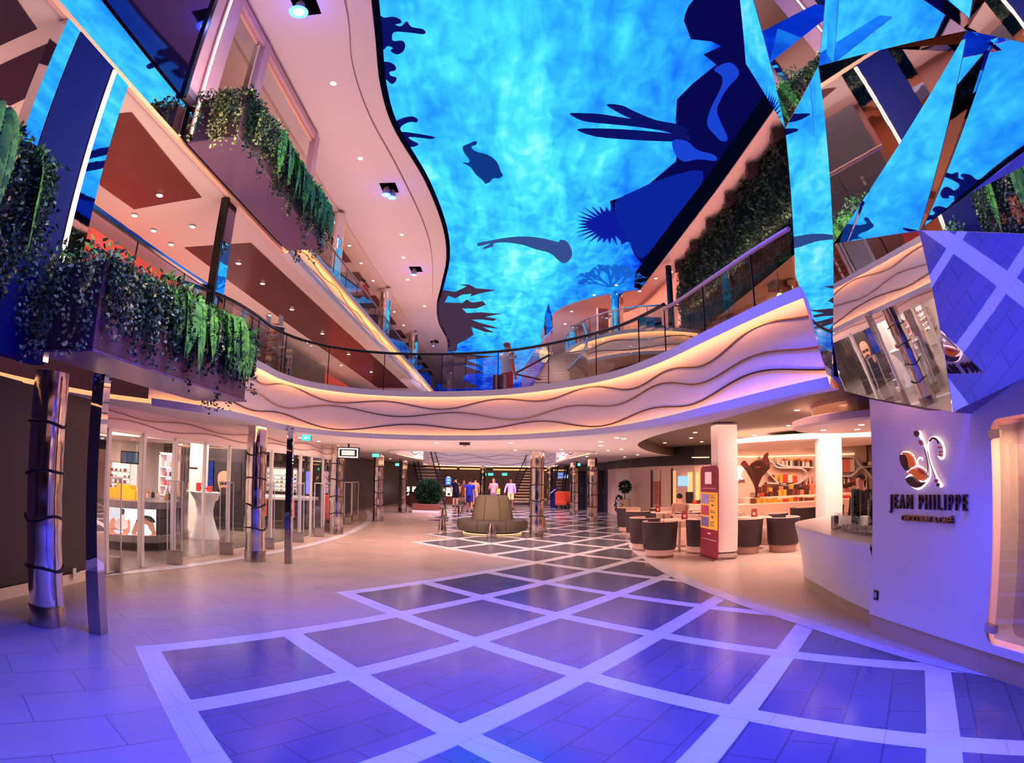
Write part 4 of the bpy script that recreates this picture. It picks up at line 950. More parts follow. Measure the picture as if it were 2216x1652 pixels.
for k, (x, y, h, r) in enumerate(((4.75, 7.5, .52, .07), (4.95, 7.3, .46, .07), (4.7, 7.0, .38, .06), (4.85, 6.7, .3, .08))):
    v = tag(top('glass_jar', ['tallest clear glass jar of brown sweets, rear left on the counter', 'second tall glass jar of brown sweets on the counter', 'narrow glass jar in front of the taller ones', 'wide low glass bowl with clear beads on the counter'][k], 'jar', 'glass jars on the counter', (x, y, .937)), ['tallest clear glass jar of brown sweets, rear left on the counter', 'second tall glass jar of brown sweets on the counter', 'narrow glass jar in front of the taller ones', 'wide low glass bowl with clear beads on the counter'][k])
    MB().lathe([(r, 0), (r, h), (r-.004, h), (r-.004, .01)], 20).build('glass', SHOPG, v, True)
    m = MB()
    for q in range(60):
        a_ = rr.uniform(0, 2*PI); rd = (r-.02)*rr.random()**.5; m.sphere((rd*math.cos(a_), rd*math.sin(a_), rr.uniform(.02, h*.8)), .014, 6, 4)
    m.build('sweets', mat('sweets_brown', (120, 60, 45), .4) if k < 3 else mat('pebble_white'), v)['kind'] = 'stuff'
for o in list(t.children): bpy.data.objects.remove(o)
bpy.data.objects.remove(t)
# round canopy above the counter with downlights
t = struct(MB().lathe([(0, 2.42), (1.55, 2.42), (1.62, 2.45), (1.62, 2.55), (1.5, 2.58), (0, 2.58)], 48, (6.1, 8.6)).build('ceiling_disc', mat('disc_pink', (225, 195, 185), .5)))
MB().lathe([(1.25, 2.57), (1.3, 2.8)], 40, (6.1, 8.6)).build('disc_collar', mat('collar_brown', (150, 120, 100), .5), t)
t2 = struct(MB().lathe([(1.2, 2.47), (2.1, 2.47), (2.35, 2.5), (2.35, 2.62), (1.2, 2.7)], 56, (8.4, 15.0), sx=1.25).build('ceiling_disc', mat('disc_pink')))
MB().lathe([(2.0, 2.625), (2.0, 2.66)], 40, (8.4, 15.0), sx=1.25).build('cove_light', glow('cove_cafe', (255, 190, 130), 5, True), t2)
dc = downlight((5.4, 8.3, 2.42), 'bright downlight in the round canopy above the counter', 'downlights of the round canopy', .05)
for x, y in ((6.0, 7.7), (6.5, 8.4), (5.9, 9.2), (6.6, 9.3), (5.2, 9.2), (6.9, 7.8)): dup(dc, (x, y, 2.42))
dk = downlight((4.9, 9.6, 2.8), 'round downlight in the dark taupe café ceiling', 'downlights of the café ceiling', .05)
for x, y in ((4.6, 12.2), (5.3, 14.5), (5.0, 16.4), (5.9, 18.2), (4.8, 18.6), (6.2, 12.6), (7.6, 10.6), (8.2, 13.2), (6.6, 15.6), (9.4, 17.5), (6.9, 19.8), (8.6, 20.3), (10.3, 20.2), (4.5, 14.4)): dup(dk, (x, y, 2.8))
# white café columns
def wcol(x, y, r, h, label):
    t = top('white_column', label, 'column', 'white café columns', (x, y, 0))
    MB().rbox(-r, r, -r, r, .14, h, r*.35).build('shaft', mat('column_white', (222, 200, 196), .5), t, True)
    MB().rbox(-r-.004, r+.004, -r-.004, r+.004, 0, .14, r*.35).build('base', pz, t, True); return t
wcol(4.38, 12.0, .235, 2.8, 'square-edged white column directly behind the dark red menu banner')
wcol(7.4, 12.9, .26, 2.8, 'white column between the café tables and the service counter')

# ---- menu banner
t = top('menu_banner', 'tall dark red roll-up banner with yellow middle and food pictures', 'banner', None, (0, 0, 0))
b0, b1 = onz(1516, 1203, 0), onz(1553, 1216, 0); u = (b1-b0); wd = u.length; u.normalize(); n_ = Vector((u.y, -u.x, 0))
hB = 1.92
def bp(s, z, d=0): return b0+u*s*wd+n_*d+Vector((0, 0, z))
def bq(name, s0, s1, z0, z1, matl, d=.012): return MB().add([bp(s0, z0, d), bp(s1, z0, d), bp(s1, z1, d), bp(s0, z1, d)], [(0, 1, 2, 3)]).build(name, matl, t)
MAR = mat('banner_maroon', (128, 26, 52), .5)
m = MB(); cs_ = [(0, .03), (1, .03)]+[(1-.12*(1-math.cos(a)), hB-.1+.1*math.sin(a)) for a in (0, .5, 1, 1.57)]+[(.12*(1-math.cos(a)), hB-.1+.1*math.sin(a)) for a in (1.57, 1, .5, 0)]
front = [bp(s, z, .01) for s, z in cs_]; back = [bp(s, z, -.01) for s, z in cs_]; L_ = len(cs_)
m.add(front+back, [tuple(range(L_)), tuple(reversed(range(L_, 2*L_)))]+[(i, (i+1) % L_, L_+(i+1) % L_, L_+i) for i in range(L_)]); m.build('banner_panel', MAR, t)
m = MB(); m.add([bp(-.02, 0, .08), bp(1.02, 0, .08), bp(1.02, 0, -.08), bp(-.02, 0, -.08), bp(-.02, .035, .08), bp(1.02, .035, .08), bp(1.02, .035, -.08), bp(-.02, .035, -.08)], [(0,1,2,3),(4,5,6,7),(0,1,5,4),(1,2,6,5),(2,3,7,6),(3,0,4,7)]); m.build('foot', STEEL, t)
bq('yellow_field', 0, 1, .62, 1.38, mat('banner_yellow', (225, 170, 60), .5)); bq('white_card', .28, .66, 1.55, 1.80, mat('banner_white', (235, 215, 215), .5), .016)
for z, c in ((1.14, (150, 130, 190)), (.90, (170, 60, 90)), (.66, (110, 90, 150))): bq('food_picture', .05, .50, z, z+.2, mat('food_%d' % c[0], c, .5, noise=.6, nscale=18), .016)
for z in (1.09, .85): m = MB().add([bp(.62, z+.04, .017), bp(.80, z+.04, .017), bp(.71, z, .017)], [(0, 1, 2)]).build('arrow', CHOC, t)
for z in (1.30, 1.26, 1.2, 1.0, .97, .77, .73, .69): bq('text_line', .58, .58+.3*((z*37) % 1*.4+.6), z, z+.012, CHOC, .016)
bq('text_line', .1, .9, 1.45, 1.47, mat('banner_pinktext', (190, 110, 130), .5), .016); bq('text_line', .12, .95, .4, .407, mat('banner_white'), .016); bq('text_line', .45, .62, .52, .54, mat('banner_white'), .016)

# ---- tub chairs and café tables
SHELL = mat('chair_brown', (52, 34, 40), .55, bump=.1, nscale=60); INNER = mat('chair_beige', (188, 150, 132), .7); CBASE = mat('chair_base', (170, 130, 118), .5)
def tub(loc, rz, label, group='brown tub chairs of the café'):
    """open side faces local -Y"""
    t = top('tub_chair', label, 'chair', group, loc, rz)
    a0, a1 = -.55, PI+.55; n = 26; prof = [(.33, .17), (.355, .20), (.375, .5), (.39, .74), (.385, .765)]
    out = MB(); out.lathe(prof, n, a0=a0, a1=a1); out.build('shell', SHELL, t, True)
    inn = MB(); inn.lathe([(.385, .765), (.36, .775), (.335, .76), (.315, .5), (.30, .30)], n, a0=a0, a1=a1)
    for a in (a0, a1):
        p = [(r*math.cos(a), r*math.sin(a), z) for r, z in ((.33, .17), (.375, .5), (.385, .765), (.335, .76), (.315, .5), (.30, .17))]; inn.add(p, [(0, 1, 4, 5), (1, 2, 3, 4)])
    inn.build('inner_back', INNER, t, True)
    MB().lathe([(.31, .16), (.335, .2), (.335, .40), (.31, .44), (.15, .455), (0, .455)], 32).build('seat', INNER, t, True)
    MB().lathe([(.29, .0), (.305, .02), (.31, .16)], 32).build('base', CBASE, t, True)
    return t
def cafe_table(x, y, r, label, h=.74):
    t = top('cafe_table', label, 'table', 'round café tables', (x, y, 0))
    MB().lathe([(0, h-.03), (r-.03, h-.03), (r, h-.012), (r, h), (0, h)], 36).build('tabletop', mat('table_blush', (225, 180, 165), .3), t)
    pd = MB().lathe([(.03, .03), (.03, h-.03)], 14).build('pedestal', STEEL, t, True); MB().lathe([(.22, 0), (.22, .012), (.05, .03)], 28).build('foot', STEEL, pd, True); return t
cafe_table(3.85, 13.55, .42, 'round café table nearest the patterned floor, with a red menu card')
cafe_table(5.6, 13.3, .42, 'round café table with red menu card, right of the banner column')
cafe_table(4.3, 16.8, .42, 'round café table where a customer sits')
cafe_table(5.35, 17.6, .4, 'round café table close to the display counter, left part')
cafe_table(8.6, 16.2, .4, 'round café table partly hidden by the white column')
T3 = [(3.18, 12.75, 2.75, 'tub chair nearest the patterned floor, its dark back to the camera'), (3.15, 14.05, 1.9, 'tub chair at the left of the front table, dark back showing'), (4.2, 13.1, -2.3, 'tub chair just left of the red banner, turned sideways'), (4.3, 14.55, -.3, 'tub chair behind the front café table'),
      (5.1, 12.6, 2.6, 'tub chair right of the white column, back to the camera'), (5.95, 12.45, -2.75, 'widest looking tub chair in the middle right, back to the camera'), (6.35, 13.9, -1.7, 'tub chair at the right of the second café table'), (5.4, 14.4, .4, 'tub chair behind the second café table'),
      (3.6, 16.9, 1.8, 'tub chair at the far table, beside the floor edge'), (4.75, 15.75, 3.0, 'tub chair in front of the seated customer'), (4.6, 18.2, .3, 'tub chair by the display counter'), (8.1, 15.6, 2.4, 'pale sided tub chair near the display counter'), (9.2, 15.9, -2.0, 'tub chair behind the service counter end'), (5.9, 16.6, -1.6, 'low tub chair before the display counter'), (3.7, 18.9, .6, 'farthest tub chair on the left')]
for x, y, a, l in T3: tub((x, y, 0), a+PI if False else a, l)
def card(x, y, z, rz, label):
    t = top('menu_card', label, 'menu', 'red menu cards on the tables', (x, y, z), rz)
    m = MB(); m.add([(-.07, -.03, 0), (.07, -.03, 0), (.07, 0, .19), (-.07, 0, .19), (-.07, .03, 0), (.07, .03, 0)], [(0, 1, 2, 3), (3, 2, 5, 4)]); m.build('card', mat('card_red', (130, 38, 40), .5, noise=.3, nscale=12), t)
    MB().add([(-.04, -.0235, .05), (.02, -.0235, .05), (.02, -.0125, .11), (-.04, -.0125, .11)], [(0, 1, 2, 3)]).build('picture', mat('card_pic', (220, 150, 130), .5), t)
card(3.95, 13.5, .74, .2, 'red menu card on the front café table'); card(5.6, 13.3, .74, -.1, 'red menu card on the second café table'); card(4.1, 16.7, .74, .3, 'red menu card on the table of the seated customer')
seat = dict(pel=(0, 0, .52), sp=(0, 0, .70), ch=(0, -.02, .90), nk=(0, -.04, 1.03), jw=(0, -.06, 1.1), hd=(0, -.06, 1.19), cr=(0, -.05, 1.25), shL=(.17, -.02, .97), shR=(-.17, -.02, .97), elL=(.24, -.12, .74), elR=(-.24, -.12, .74), wrL=(.12, -.32, .78), wrR=(-.12, -.32, .78),
            hpL=(.09, -.02, .50), hpR=(-.09, -.02, .50), knL=(.1, -.42, .5), knR=(-.1, -.42, .5), anL=(.1, -.4, .1), anR=(-.1, -.4, .1), toL=(.1, -.55, .04), toR=(-.1, -.55, .04))
person('person with dark hair sitting at a café table, seen from behind', (4.62, 16.25, 0), PI, 1.7, seat, (150, 105, 90), (60, 45, 50), hair=HAIRD, seated=True, shorts=False)
person('staff member with a dark ponytail behind the service counter', (ony(1862, 1040, 9.6).x, 9.6, 0), -1.2, 1.68, dict(elL=(.22, -.1, 1.15), wrL=(.12, -.3, 1.05)), (40, 32, 40), (30, 25, 30), shorts=False, hairlong=True, sleeve=1.2)

# ---- café back wall: white organic shelving with goods
CW = mat('cafe_wall_pink', (232, 190, 170), .5)
struct(MB().box(7.3, 13.4, 20.3, 20.4, 0, 2.8).build('wall_cafe_back', CW))
t = top('shelf_wall', 'white sculpted wall unit with flowing hexagon shelves full of sweets', 'shelving')
def Yp(px, py, Y=20.0): return ony(px, py, Y)
def shelf(name, pts, w_=.05, Y=20.0, dpt=.35):
    q = [Yp(*p, Y) for p in pts]; q = cr(q, 3); m = MB()
    for i in range(len(q)-1):
        a, b = q[i], q[i+1]; m.add([(a.x, Y, a.z+w_/2), (b.x, Y, b.z+w_/2), (b.x, Y+dpt, b.z+w_/2), (a.x, Y+dpt, a.z+w_/2), (a.x, Y, a.z-w_/2), (b.x, Y, b.z-w_/2), (b.x, Y+dpt, b.z-w_/2), (a.x, Y+dpt, a.z-w_/2)], [(0,1,2,3),(4,7,6,5),(0,4,5,1)])
    return m.build(name, WHITE, t)
shelf('shelf', [(1680, 993), (1692, 1008), (1762, 1012)]); shelf('shelf', [(1645, 990), (1672, 1000), (1685, 1012), (1735, 1014), (1747, 1030), (1725, 1047), (1690, 1048), (1665, 1025), (1652, 1010)])
shelf('shelf', [(1660, 1046), (1700, 1048), (1722, 1060), (1760, 1060)]); shelf('shelf', [(1820, 990), (1850, 992), (1866, 1010), (1890, 1010)]); shelf('shelf', [(1820, 1030), (1845, 1030), (1866, 1012), (1890, 1035)])
MB().box(7.3, 13.3, 19.0, 19.4, .02, .88).build('display_counter_front', CW, t) if False else None
SHG = glow('shelf_glow', (255, 200, 150), 2.2, True)
for x0, x1, z in ((8.2, 12.8, 2.34), (6.2, 8.6, 2.36)): MB().box(x0, x1, 20.24, 20.28, z, z+.03).build('shelf_light', SHG, t)
rr = random.Random(9)
GC = [(190, 60, 50), (235, 160, 60), (110, 55, 45), (235, 205, 190), (70, 45, 45), (220, 120, 90), (150, 130, 120), (245, 230, 215)]
protos = []
for i, c in enumerate(GC):
    gm = mat('goods_%d' % i, c, .4)
    protos.append((gm, c))
NMC = ['red', 'amber', 'brown', 'cream', 'dark', 'salmon', 'grey', 'white']
GP = {}
def goods(px0, px1, py, Y, n, hh, ww, where, cols, bottle=False):
    a, b = ony(px0, py, Y), ony(px1, py, Y)
    for k in range(n):
        p = a.lerp(b, (k+.5)/n); ci = rr.choice(cols); h = hh*rr.uniform(.7, 1.15); key = (ci, bottle)
        nm = 'bottle' if bottle else 'sweet_box'; lb = '%s %s among the goods %s' % (NMC[ci], 'bottle' if bottle else 'box', where)
        if key in GP:
            o = GP[key].copy(); C.objects.link(o)
        else:
            m = MB()
            if bottle: m.lathe([(.5, 0), (.5, .6), (.2, .75), (.2, 1), (.0, 1)], 10)
            else: m.rbox(-.5, .5, -.5, .5, 0, 1, .05)
            o = m.build(nm, protos[ci][0]); GP[key] = o
        o.location = (p.x, p.y, p.z); w_ = ww*rr.uniform(.7, 1.1); o.scale = (w_, w_*.8, h); o.rotation_euler.z = 0
        tag(o, lb, nm.replace('_', ' '), 'goods %s' % where)
goods(1692, 1760, 1010, 20.15, 16, .20, .09, 'on the top shelf', [4, 6, 1, 3]); goods(1694, 1758, 1002, 20.2, 14, .14, .08, 'on the top shelf', [0, 5, 1])
goods(1688, 1722, 1045, 20.15, 6, .34, .17, 'in the hexagon shelf', [0, 5, 1, 3]); goods(1735, 1760, 1058, 20.15, 6, .42, .06, 'on the lower right shelf', [0, 2, 3], True)
goods(1664, 1680, 1040, 20.1, 5, .2, .1, 'on the sloping shelf', [2, 1, 4]); goods(1820, 1842, 1048, 20.15, 8, .36, .07, 'right of the white column', [0, 2, 7], True)
goods(1868, 1886, 1008, 20.15, 4, .16, .09, 'on the right top shelf', [4, 7]); goods(1822, 1842, 1022, 20.2, 2, .5, .4, 'framed by the right shelf', [5, 3])
# display counter with stacked goods
t = top('display_counter', 'pink white display counter heaped with chocolate boxes', 'counter')
p0, p1 = ony(1586, 1090, 18.4), ony(1760, 1090, 18.4)
MB().rbox(p0.x, 12.8, 18.2, 18.9, .0, .80, .03).build('lower_tier', CW, t); MB().rbox(p0.x+.6, 12.8, 18.9, 19.5, 0, .98, .03).build('upper_tier', CW, t)
MB().rbox(5.6, p0.x, 18.6, 19.3, 0, .84, .03).build('side_tier', CW, t)
def stack(x0, x1, y, z, n, hh, ww, where, cols):
    for k in range(n):
        ci = rr.choice(cols); o = GP.get((ci, False))
        if not o:
            o = MB().rbox(-.5, .5, -.5, .5, 0, 1, .05).build('sweet_box', protos[ci][0]); GP[(ci, False)] = o
        else: o = o.copy(); C.objects.link(o)
        o.location = (x0+(x1-x0)*(k+.5)/n, y, z); o.scale = (ww*rr.uniform(.75, 1.1), ww*.8, hh*rr.uniform(.6, 1.15)); tag(o, '%s box in the rows %s' % (NMC[ci], where), 'sweet box', 'boxes %s' % where)
stack(7.6, 11.9, 18.4, .80, 22, .16, .16, 'along the counter front', [1, 0, 4, 6, 2, 1]); stack(7.9, 12.3, 19.1, .98, 26, .2, .15, 'along the counter back', [2, 1, 4, 5, 0, 6]); stack(8.2, 12.3, 19.3, 1.1, 20, .24, .17, 'heaped highest on the counter', [2, 4, 1, 5])
stack(5.8, 7.0, 18.9, .84, 10, .14, .13, 'on the small side counter', [2, 4, 0])
# chocolate funnel sculpture
t = top('chocolate_sculpture', 'dark brown splash shaped funnel sculpture on a thin stem', 'sculpture', None, (ony(1637, 1080, 18.6).x, 18.6, .98))
m = MB(); m.lathe([(.03, 0), (.035, .25), (.08, .42), (.2, .68), (.34, .92), (.46, 1.06), (.44, 1.1), (.3, .95), (.1, .7)], 22)
m.v = [(x*(1+.16*math.sin(5*math.atan2(y, x))), y, z+(.12*math.sin(3*math.atan2(y, x)+.6) if z > .9 else 0)+(.0 if z < .9 else (.25 if x > .38 else 0))) for x, y, z in m.v]
m.build('funnel', mat('chocolate', (74, 30, 26), .25), t, True); MB().lathe([(.3, .96), (.36, 1.0), (0, 1.0)], 20).build('filling', mat('filling_pink', (225, 120, 100), .4), t, True)
MB().lathe([(.12, 0), (.12, .02), (.03, .03)], 16).build('foot', mat('chocolate'), t)
# wall emblem + name on the café back wall
t = top('wall_sign', 'white script emblem with dark PHILIPPE lettering on the café back wall', 'sign')
LIT2 = glow('wall_emblem', (255, 235, 225), 2.2)
for pts in ([(1595, 1010), (1600, 1022), (1602, 1032), (1596, 1038), (1586, 1034), (1584, 1026), (1592, 1022)], [(1588, 1015), (1594, 1024), (1602, 1024), (1607, 1015), (1602, 1012), (1600, 1030), (1606, 1038)]):
    MB().tube(cr([ony(x, y, 20.25) for x, y in pts], 5), .03, 6).build('emblem_stroke', LIT2, t, True)
a = ony(1584, 1046, 20.24); text('PHILIPPE', CHOC, t, (a.x, 20.25, a.z), (1, 0, 0), (0, 0, 1), .17, .8, depth=.01)

# ================================================================ RIGHT SHOP FRONT beyond the café
SF = mat('shopfront_beige', (222, 186, 168), .5)
fr = [(4.76, 29.7), (5.0, 24.6), (5.5, 22.4), (6.4, 20.6), (6.9, 20.3)]
t = struct(MB().wall(fr, 0, 2.15).build('wall_shopfront', SF))
m = MB(); m.wall([(4.7, 29.7), (4.95, 24.6), (5.45, 22.3), (6.35, 20.5), (6.9, 20.2)], 2.13, 2.82); struct(m.build('trim_8', mat('dark_header', (44, 36, 40), .5)))
def frontq(name, px0, px1, py0, py1, matl, par, off=.03):
    """rectangle on the shop front between two picture columns"""
    out = []
    for px in (px0, px1):
        d = ray(px, 1080); best = None
        for i in range(len(fr)-1):
            a, b = Vector(fr[i]), Vector(fr[i+1]); r_ = Vector((d[0], d[1])); e = b-a; den = r_.x*e.y-r_.y*e.x
            if abs(den) < 1e-9: continue
            tt = (a.x*e.y-a.y*e.x)/den; uu = (a.x*r_.y-a.y*r_.x)/den
            if tt > 0 and -.02 <= uu <= 1.02 and (best is None or tt < best): best = tt
        if best is None: best = 22/math.hypot(d[0], d[1])
        out.append(Vector((d[0]*best, d[1]*best)))
    f_ = [1-off/o.length for o in out]; r = []
    for o, f__ in zip(out, f_):
        D = o.length*f__
        zz = []
        for py in (py0, py1):
            dd = ray((px0 if o is out[0] else px1), py); zz.append(EYE+dd[2]*D/math.hypot(dd[0], dd[1]))
        r.append((o.x*f__, o.y*f__, zz[0], zz[1]))
    (ax, ay, a0_, a1_), (bx, by_, b0_, b1_) = r
    z0 = (a0_+b0_)/2; z1 = (a1_+b1_)/2
    return MB().add([(ax, ay, z0), (bx, by_, z0), (bx, by_, z1), (ax, ay, z1)], [(0, 1, 2, 3)]).build(name, matl, par)
w1 = top('shop_window', 'lit cream window of the far right shop, tallest and nearest', 'window', 'windows of the right shop')
frontq('backdrop', 1455, 1514, 1118, 1018, mat('window_cream', (235, 190, 140), .5, emit=(235, 180, 120), es=.5), w1, .02)
frontq('window_decor', 1488, 1512, 1110, 1022, mat('window_gold', (240, 200, 130), .5, emit=(245, 190, 110), es=.7, noise=.5, nscale=3), w1, .05)
frontq('mannequin', 1484, 1500, 1100, 1065, mat('mannequin_dark', (60, 45, 40), .6, noise=.5, nscale=6), w1, .08); frontq('frame', 1452, 1456, 1120, 1014, BLACK, w1, .05)
frontq('round_lamp', 1467, 1490, 1052, 1031, glow('lamp_blue', (150, 190, 255), 1.2), w1, .07)
w2 = top('shop_window', 'narrow display window with clothes on a rail', 'window', 'windows of the right shop')
frontq('backdrop', 1410, 1430, 1100, 1019, mat('window_olive', (150, 130, 105), .5), w2, .02); frontq('hanging_clothes', 1413, 1428, 1092, 1042, mat('clothes', (190, 110, 95), .7, noise=.7, nscale=9), w2, .05); frontq('frame', 1408, 1411, 1102, 1017, BLACK, w2, .05)
w3 = top('shop_window', 'pale window with shelves, left part of the right shop', 'window', 'windows of the right shop')
frontq('backdrop', 1332, 1362, 1112, 1022, mat('window_grey', (175, 150, 130), .5, emit=(175, 150, 130), es=.15), w3, .02); frontq('display_plinth', 1333, 1346, 1076, 1058, WHITE, w3, .05); frontq('display_plinth', 1334, 1360, 1108, 1080, WHITE, w3, .05)
t = top('shop_sign_box', 'white framed illuminated sign on the dark header of the right shop', 'sign')
frontq('frame', 1368, 1420, 1008, 994, glow('sign_frame', (255, 240, 235), 1.6), t, .08); frontq('field', 1370, 1418, 1006, 996, BLACK, t, .1); frontq('light_panel', 1380, 1408, 1005, 998, glow('sign_panel', (235, 190, 190), 1.1), t, .12)
t = top('potted_tree', 'round clipped potted plant in a tall pale urn by the shop', 'plant', None, (onz(1352, 1122, 0).x*.95, onz(1352, 1122, 0).y*.95, 0))
MB().lathe([(.16, 0), (.2, .3), (.24, .85), (.2, .87)], 18).build('urn', mat('urn_cream', (200, 175, 150), .5), t, True); MB().tube([(0, 0, .85), (0, 0, 1.15)], .02, 6).build('stem', DARKW, t)
m = MB(); rr = random.Random(4)
for k in range(500):
    d = rv(rr).normalized(); leaf(m, Vector((0, 0, 1.35))+d*rr.uniform(.12, .24), d+rv(rr, .4), rv(rr), .09, .06)
for k in range(160):
    d = rv(rr).normalized(); leaf(m, Vector((-.25, -.1, .65))+Vector((d.x*.14, d.y*.1, d.z*.32)), d, rv(rr), .09, .06)
m.build('foliage', DARKL, t)
for k in range(4):
    s = spot('shopfront_spot', (4.75+.35*k, 27.5-2.2*k, 2.4), (5.0+.4*k, 27.2-2.0*k, 0), 12, (255, 190, 160), 60)
# ================================================================ NEAR LEFT DARK WALL
wl = [(-5.6, -8.9), (-5.62, 4.9), (-5.8, 7.0)]
t = struct(MB().wall(wl, .14, Z1).build('wall_left', DARKW))
struct(MB().wall([(-5.58, -8.9), (-5.59, 4.9), (-5.77, 7.0)], 0, .14).build('baseboard_left', mat('baseboard_pale', (225, 200, 185), .4), t))
s = top('wall_socket', 'white double socket low on the dark wall behind the nearest column', 'socket', None, onx(160, 1240, -5.7)); s.rotation_euler.z = .1
MB().rbox(0, .015, -.04, .04, -.06, .06, .004).build('cover', WHITE, s)
t = top('mirror_strip', 'narrow vertical mirror at the end of the dark left wall', 'mirror')
MB().add([(-5.78, 7.02, .1), (-5.95, 7.32, .1), (-5.95, 7.32, 2.48), (-5.78, 7.02, 2.48)], [(0, 1, 2, 3)]).build('glass', MIRROR, t)

# ================================================================ SHOP FRONT (left)
SZ = 2.16
gl = cr([(-5.95, 7.35), (-5.86, 8.0), (-5.84, 9.3), (-5.72, 11.2), (-5.42, 13.0), (-5.24, 14.6), (-5.38, 17), (-5.75, 19.8), (-6.1, 21.4)], 8)
hd = struct(MB().wall(gl, SZ, Z1).build('trim_9', mat('header_pink', (222, 190, 182), .45)))
rs = resample(gl, .06)
for k in range(2):
    pts = [(q.x, q.y, SZ+.12+.12*k+.035*math.sin(i*.06*2.4+k*2)) for i, q in enumerate(rs)]
    struct(MB().tube([tuple(a) for a in offset([Vector(a) for a in pts], .02)], .007, 4).build('wave_inlay', MATS['bronze_inlay'], hd))
STL = mat('mullion_steel', (225, 218, 216), .3, .55)
GATEG = glassmat('gate_glass', (245, 245, 250), refl=.03, clear=.97)
t = top('glazed_partition', 'full height curved glass shop front with polished steel mullions on the left', 'shop front')
MB().wall(gl, .02, SZ-.03).build('glass_panel', SHOPG, t); MB().wall(offset(gl, .01), .0, .035).build('floor_track', STL, t); MB().wall(offset(gl, .01), SZ-.05, SZ).build('head_track', STL, t)
def on_gl(px):
    d = ray(px, 1100); best = None
    for i in range(len(gl)-1):
        a, b = gl[i], gl[i+1]; e = b-a; den = d[0]*e.y-d[1]*e.x
        if abs(den) < 1e-9: continue
        tt = (a.x*e.y-a.y*e.x)/den; uu = (a.x*d[1]-a.y*d[0])/den
        if tt > 0 and 0 <= uu <= 1 and (best is None or tt < best): best = tt
    return (d[0]*best, d[1]*best) if best else None
for px, w_ in ((228, .045), (305, .045), (375, .04), (440, .03), (493, .035), (585, .04), (648, .035), (672, .03), (697, .03), (722, .03), (742, .03), (755, .03), (765, .03)):
    p = on_gl(px)
    if p: MB().rbox(p[0]-w_, p[0]+w_, p[1]-w_, p[1]+w_, 0, SZ, .01).build('mullion', STL, t)
g0 = None
for k, (px, py) in enumerate(((247, 1238), (378, 1222), (490, 1200), (580, 1188), (645, 1174), (690, 1162), (712, 1152), (733, 1143), (752, 1135), (768, 1128))):
    p = onz(px, py, 0)
    if g0 is None:
        g0 = top('security_gate', 'x', 'security gate', 'clear security gates along the shop front', (p.x, p.y, 0), .15)
        MB().rbox(-.14, .14, -.045, .045, 0, .24, .01).build('steel_foot', STEEL, g0); cp = MB().box(-.13, .13, -.006, .006, .24, 1.42).build('clear_panel', GATEG, g0)
        MB().box(-.14, -.125, -.01, .01, .24, 1.42).build('edge_rail', STL, cp); MB().box(.125, .14, -.01, .01, .24, 1.42).build('edge_rail', STL, cp); MB().box(-.14, .14, -.01, .01, 1.41, 1.43).build('top_rail', STL, cp); g = g0
    else: g = dup(g0, (p.x, p.y, 0), .15+.08*k)
    g['label'] = ('%s clear security gate from the left end of the shop front' % ['first', 'second', 'third', 'fourth', 'fifth', 'sixth', 'seventh', 'eighth', 'ninth', 'tenth'][k])

# ---------------- interior
WARMW = mat('shop_wall_cream', (222, 200, 188), .5); LITS = glow('shelf_lit', (255, 222, 205), 1.5, True); LITP = glow('shelf_lit_pink', (255, 205, 215), 1.3, True)
struct(MB().box(-12.6, -12.5, 7, 26, 0, Z1).build('wall_shop_back', WARMW)); struct(MB().box(-12.6, -5.98, 6.98, 7.02, 0, Z1).build('wall_shop_side', WARMW))
struct(MB().wall([(-12.5, 19.5), (-8.0, 21.5), (-6.1, 21.6)], 0, Z1).build('wall_shop_far', DARKW))
def shelfunit(label, px0, px1, py0, py1, Y, n, lit, cols, tall=.12, sign=False):
    a, b = ony(px0, py1, Y), ony(px1, py1, Y); z1 = ony(px0, py0, Y).z; z0 = max(.02, a.z); x0, x1 = a.x, b.x
    t = top('display_shelf', label, 'shelving')
    MB().box(x0-.05, x1+.05, Y+.32, Y+.36, z0, z1+.1).build('back_panel', lit, t)
    MB().box(x0-.06, x0-.02, Y, Y+.36, 0, z1+.14).build('side_panel', WHITE, t); MB().box(x1+.02, x1+.06, Y, Y+.36, 0, z1+.14).build('side_panel', WHITE, t)
    MB().box(x0-.06, x1+.06, Y, Y+.36, z1+.1, z1+.16).build('top_panel', WHITE, t)
    H_ = (z1-z0)
    for k in range(n):
        z = z0+H_*k/n; MB().box(x0-.02, x1+.02, Y+.02, Y+.32, z, z+.025).build('shelf', WHITE, t)
        m = max(3, int((x1-x0)/.16)); where = 'on the %s' % label.split(',')[0]
        for q in range(m):
            ci = rr_s.choice(cols); o = GP.get((ci, True)) if rr_s.random() < .45 else GP.get((ci, False))
            if not o: continue
            o = o.copy(); C.objects.link(o); h = tall*rr_s.uniform(.6, 1.1)*(1 if H_/n > .2 else .7); o.location = (x0+(x1-x0)*(q+.5)/m, Y+.14, z+.026); o.scale = (.07*rr_s.uniform(.7, 1.2), .07, h)
            tag(o, '%s %s %s' % (NMC[ci], 'bottle' if 'bottle' in o.name else 'carton', where), 'bottle' if 'bottle' in o.name else 'carton', 'goods %s' % where)
            if 'box' in o.name: o.name = 'carton'
    return t
rr_s = random.Random(77)
for ci in range(8):
    for bt_ in (True, False):
        if (ci, bt_) not in GP:
            pass
shelfunit('lit shelf wall at the far left of the shop, teal and pink cartons', 212, 278, 1005, 1068, 16, 5, LITS, [0, 5, 6, 3], .14)
shelfunit('pink lit shelf bay beside the white partition, with bottles', 345, 392, 992, 1112, 14.4, 6, LITP, [0, 5, 3, 4], .14)
shelfunit('cream lit shelf wall right of the second column', 572, 640, 1020, 1062, 20.4, 5, LITS, [3, 6, 1, 7], .12)
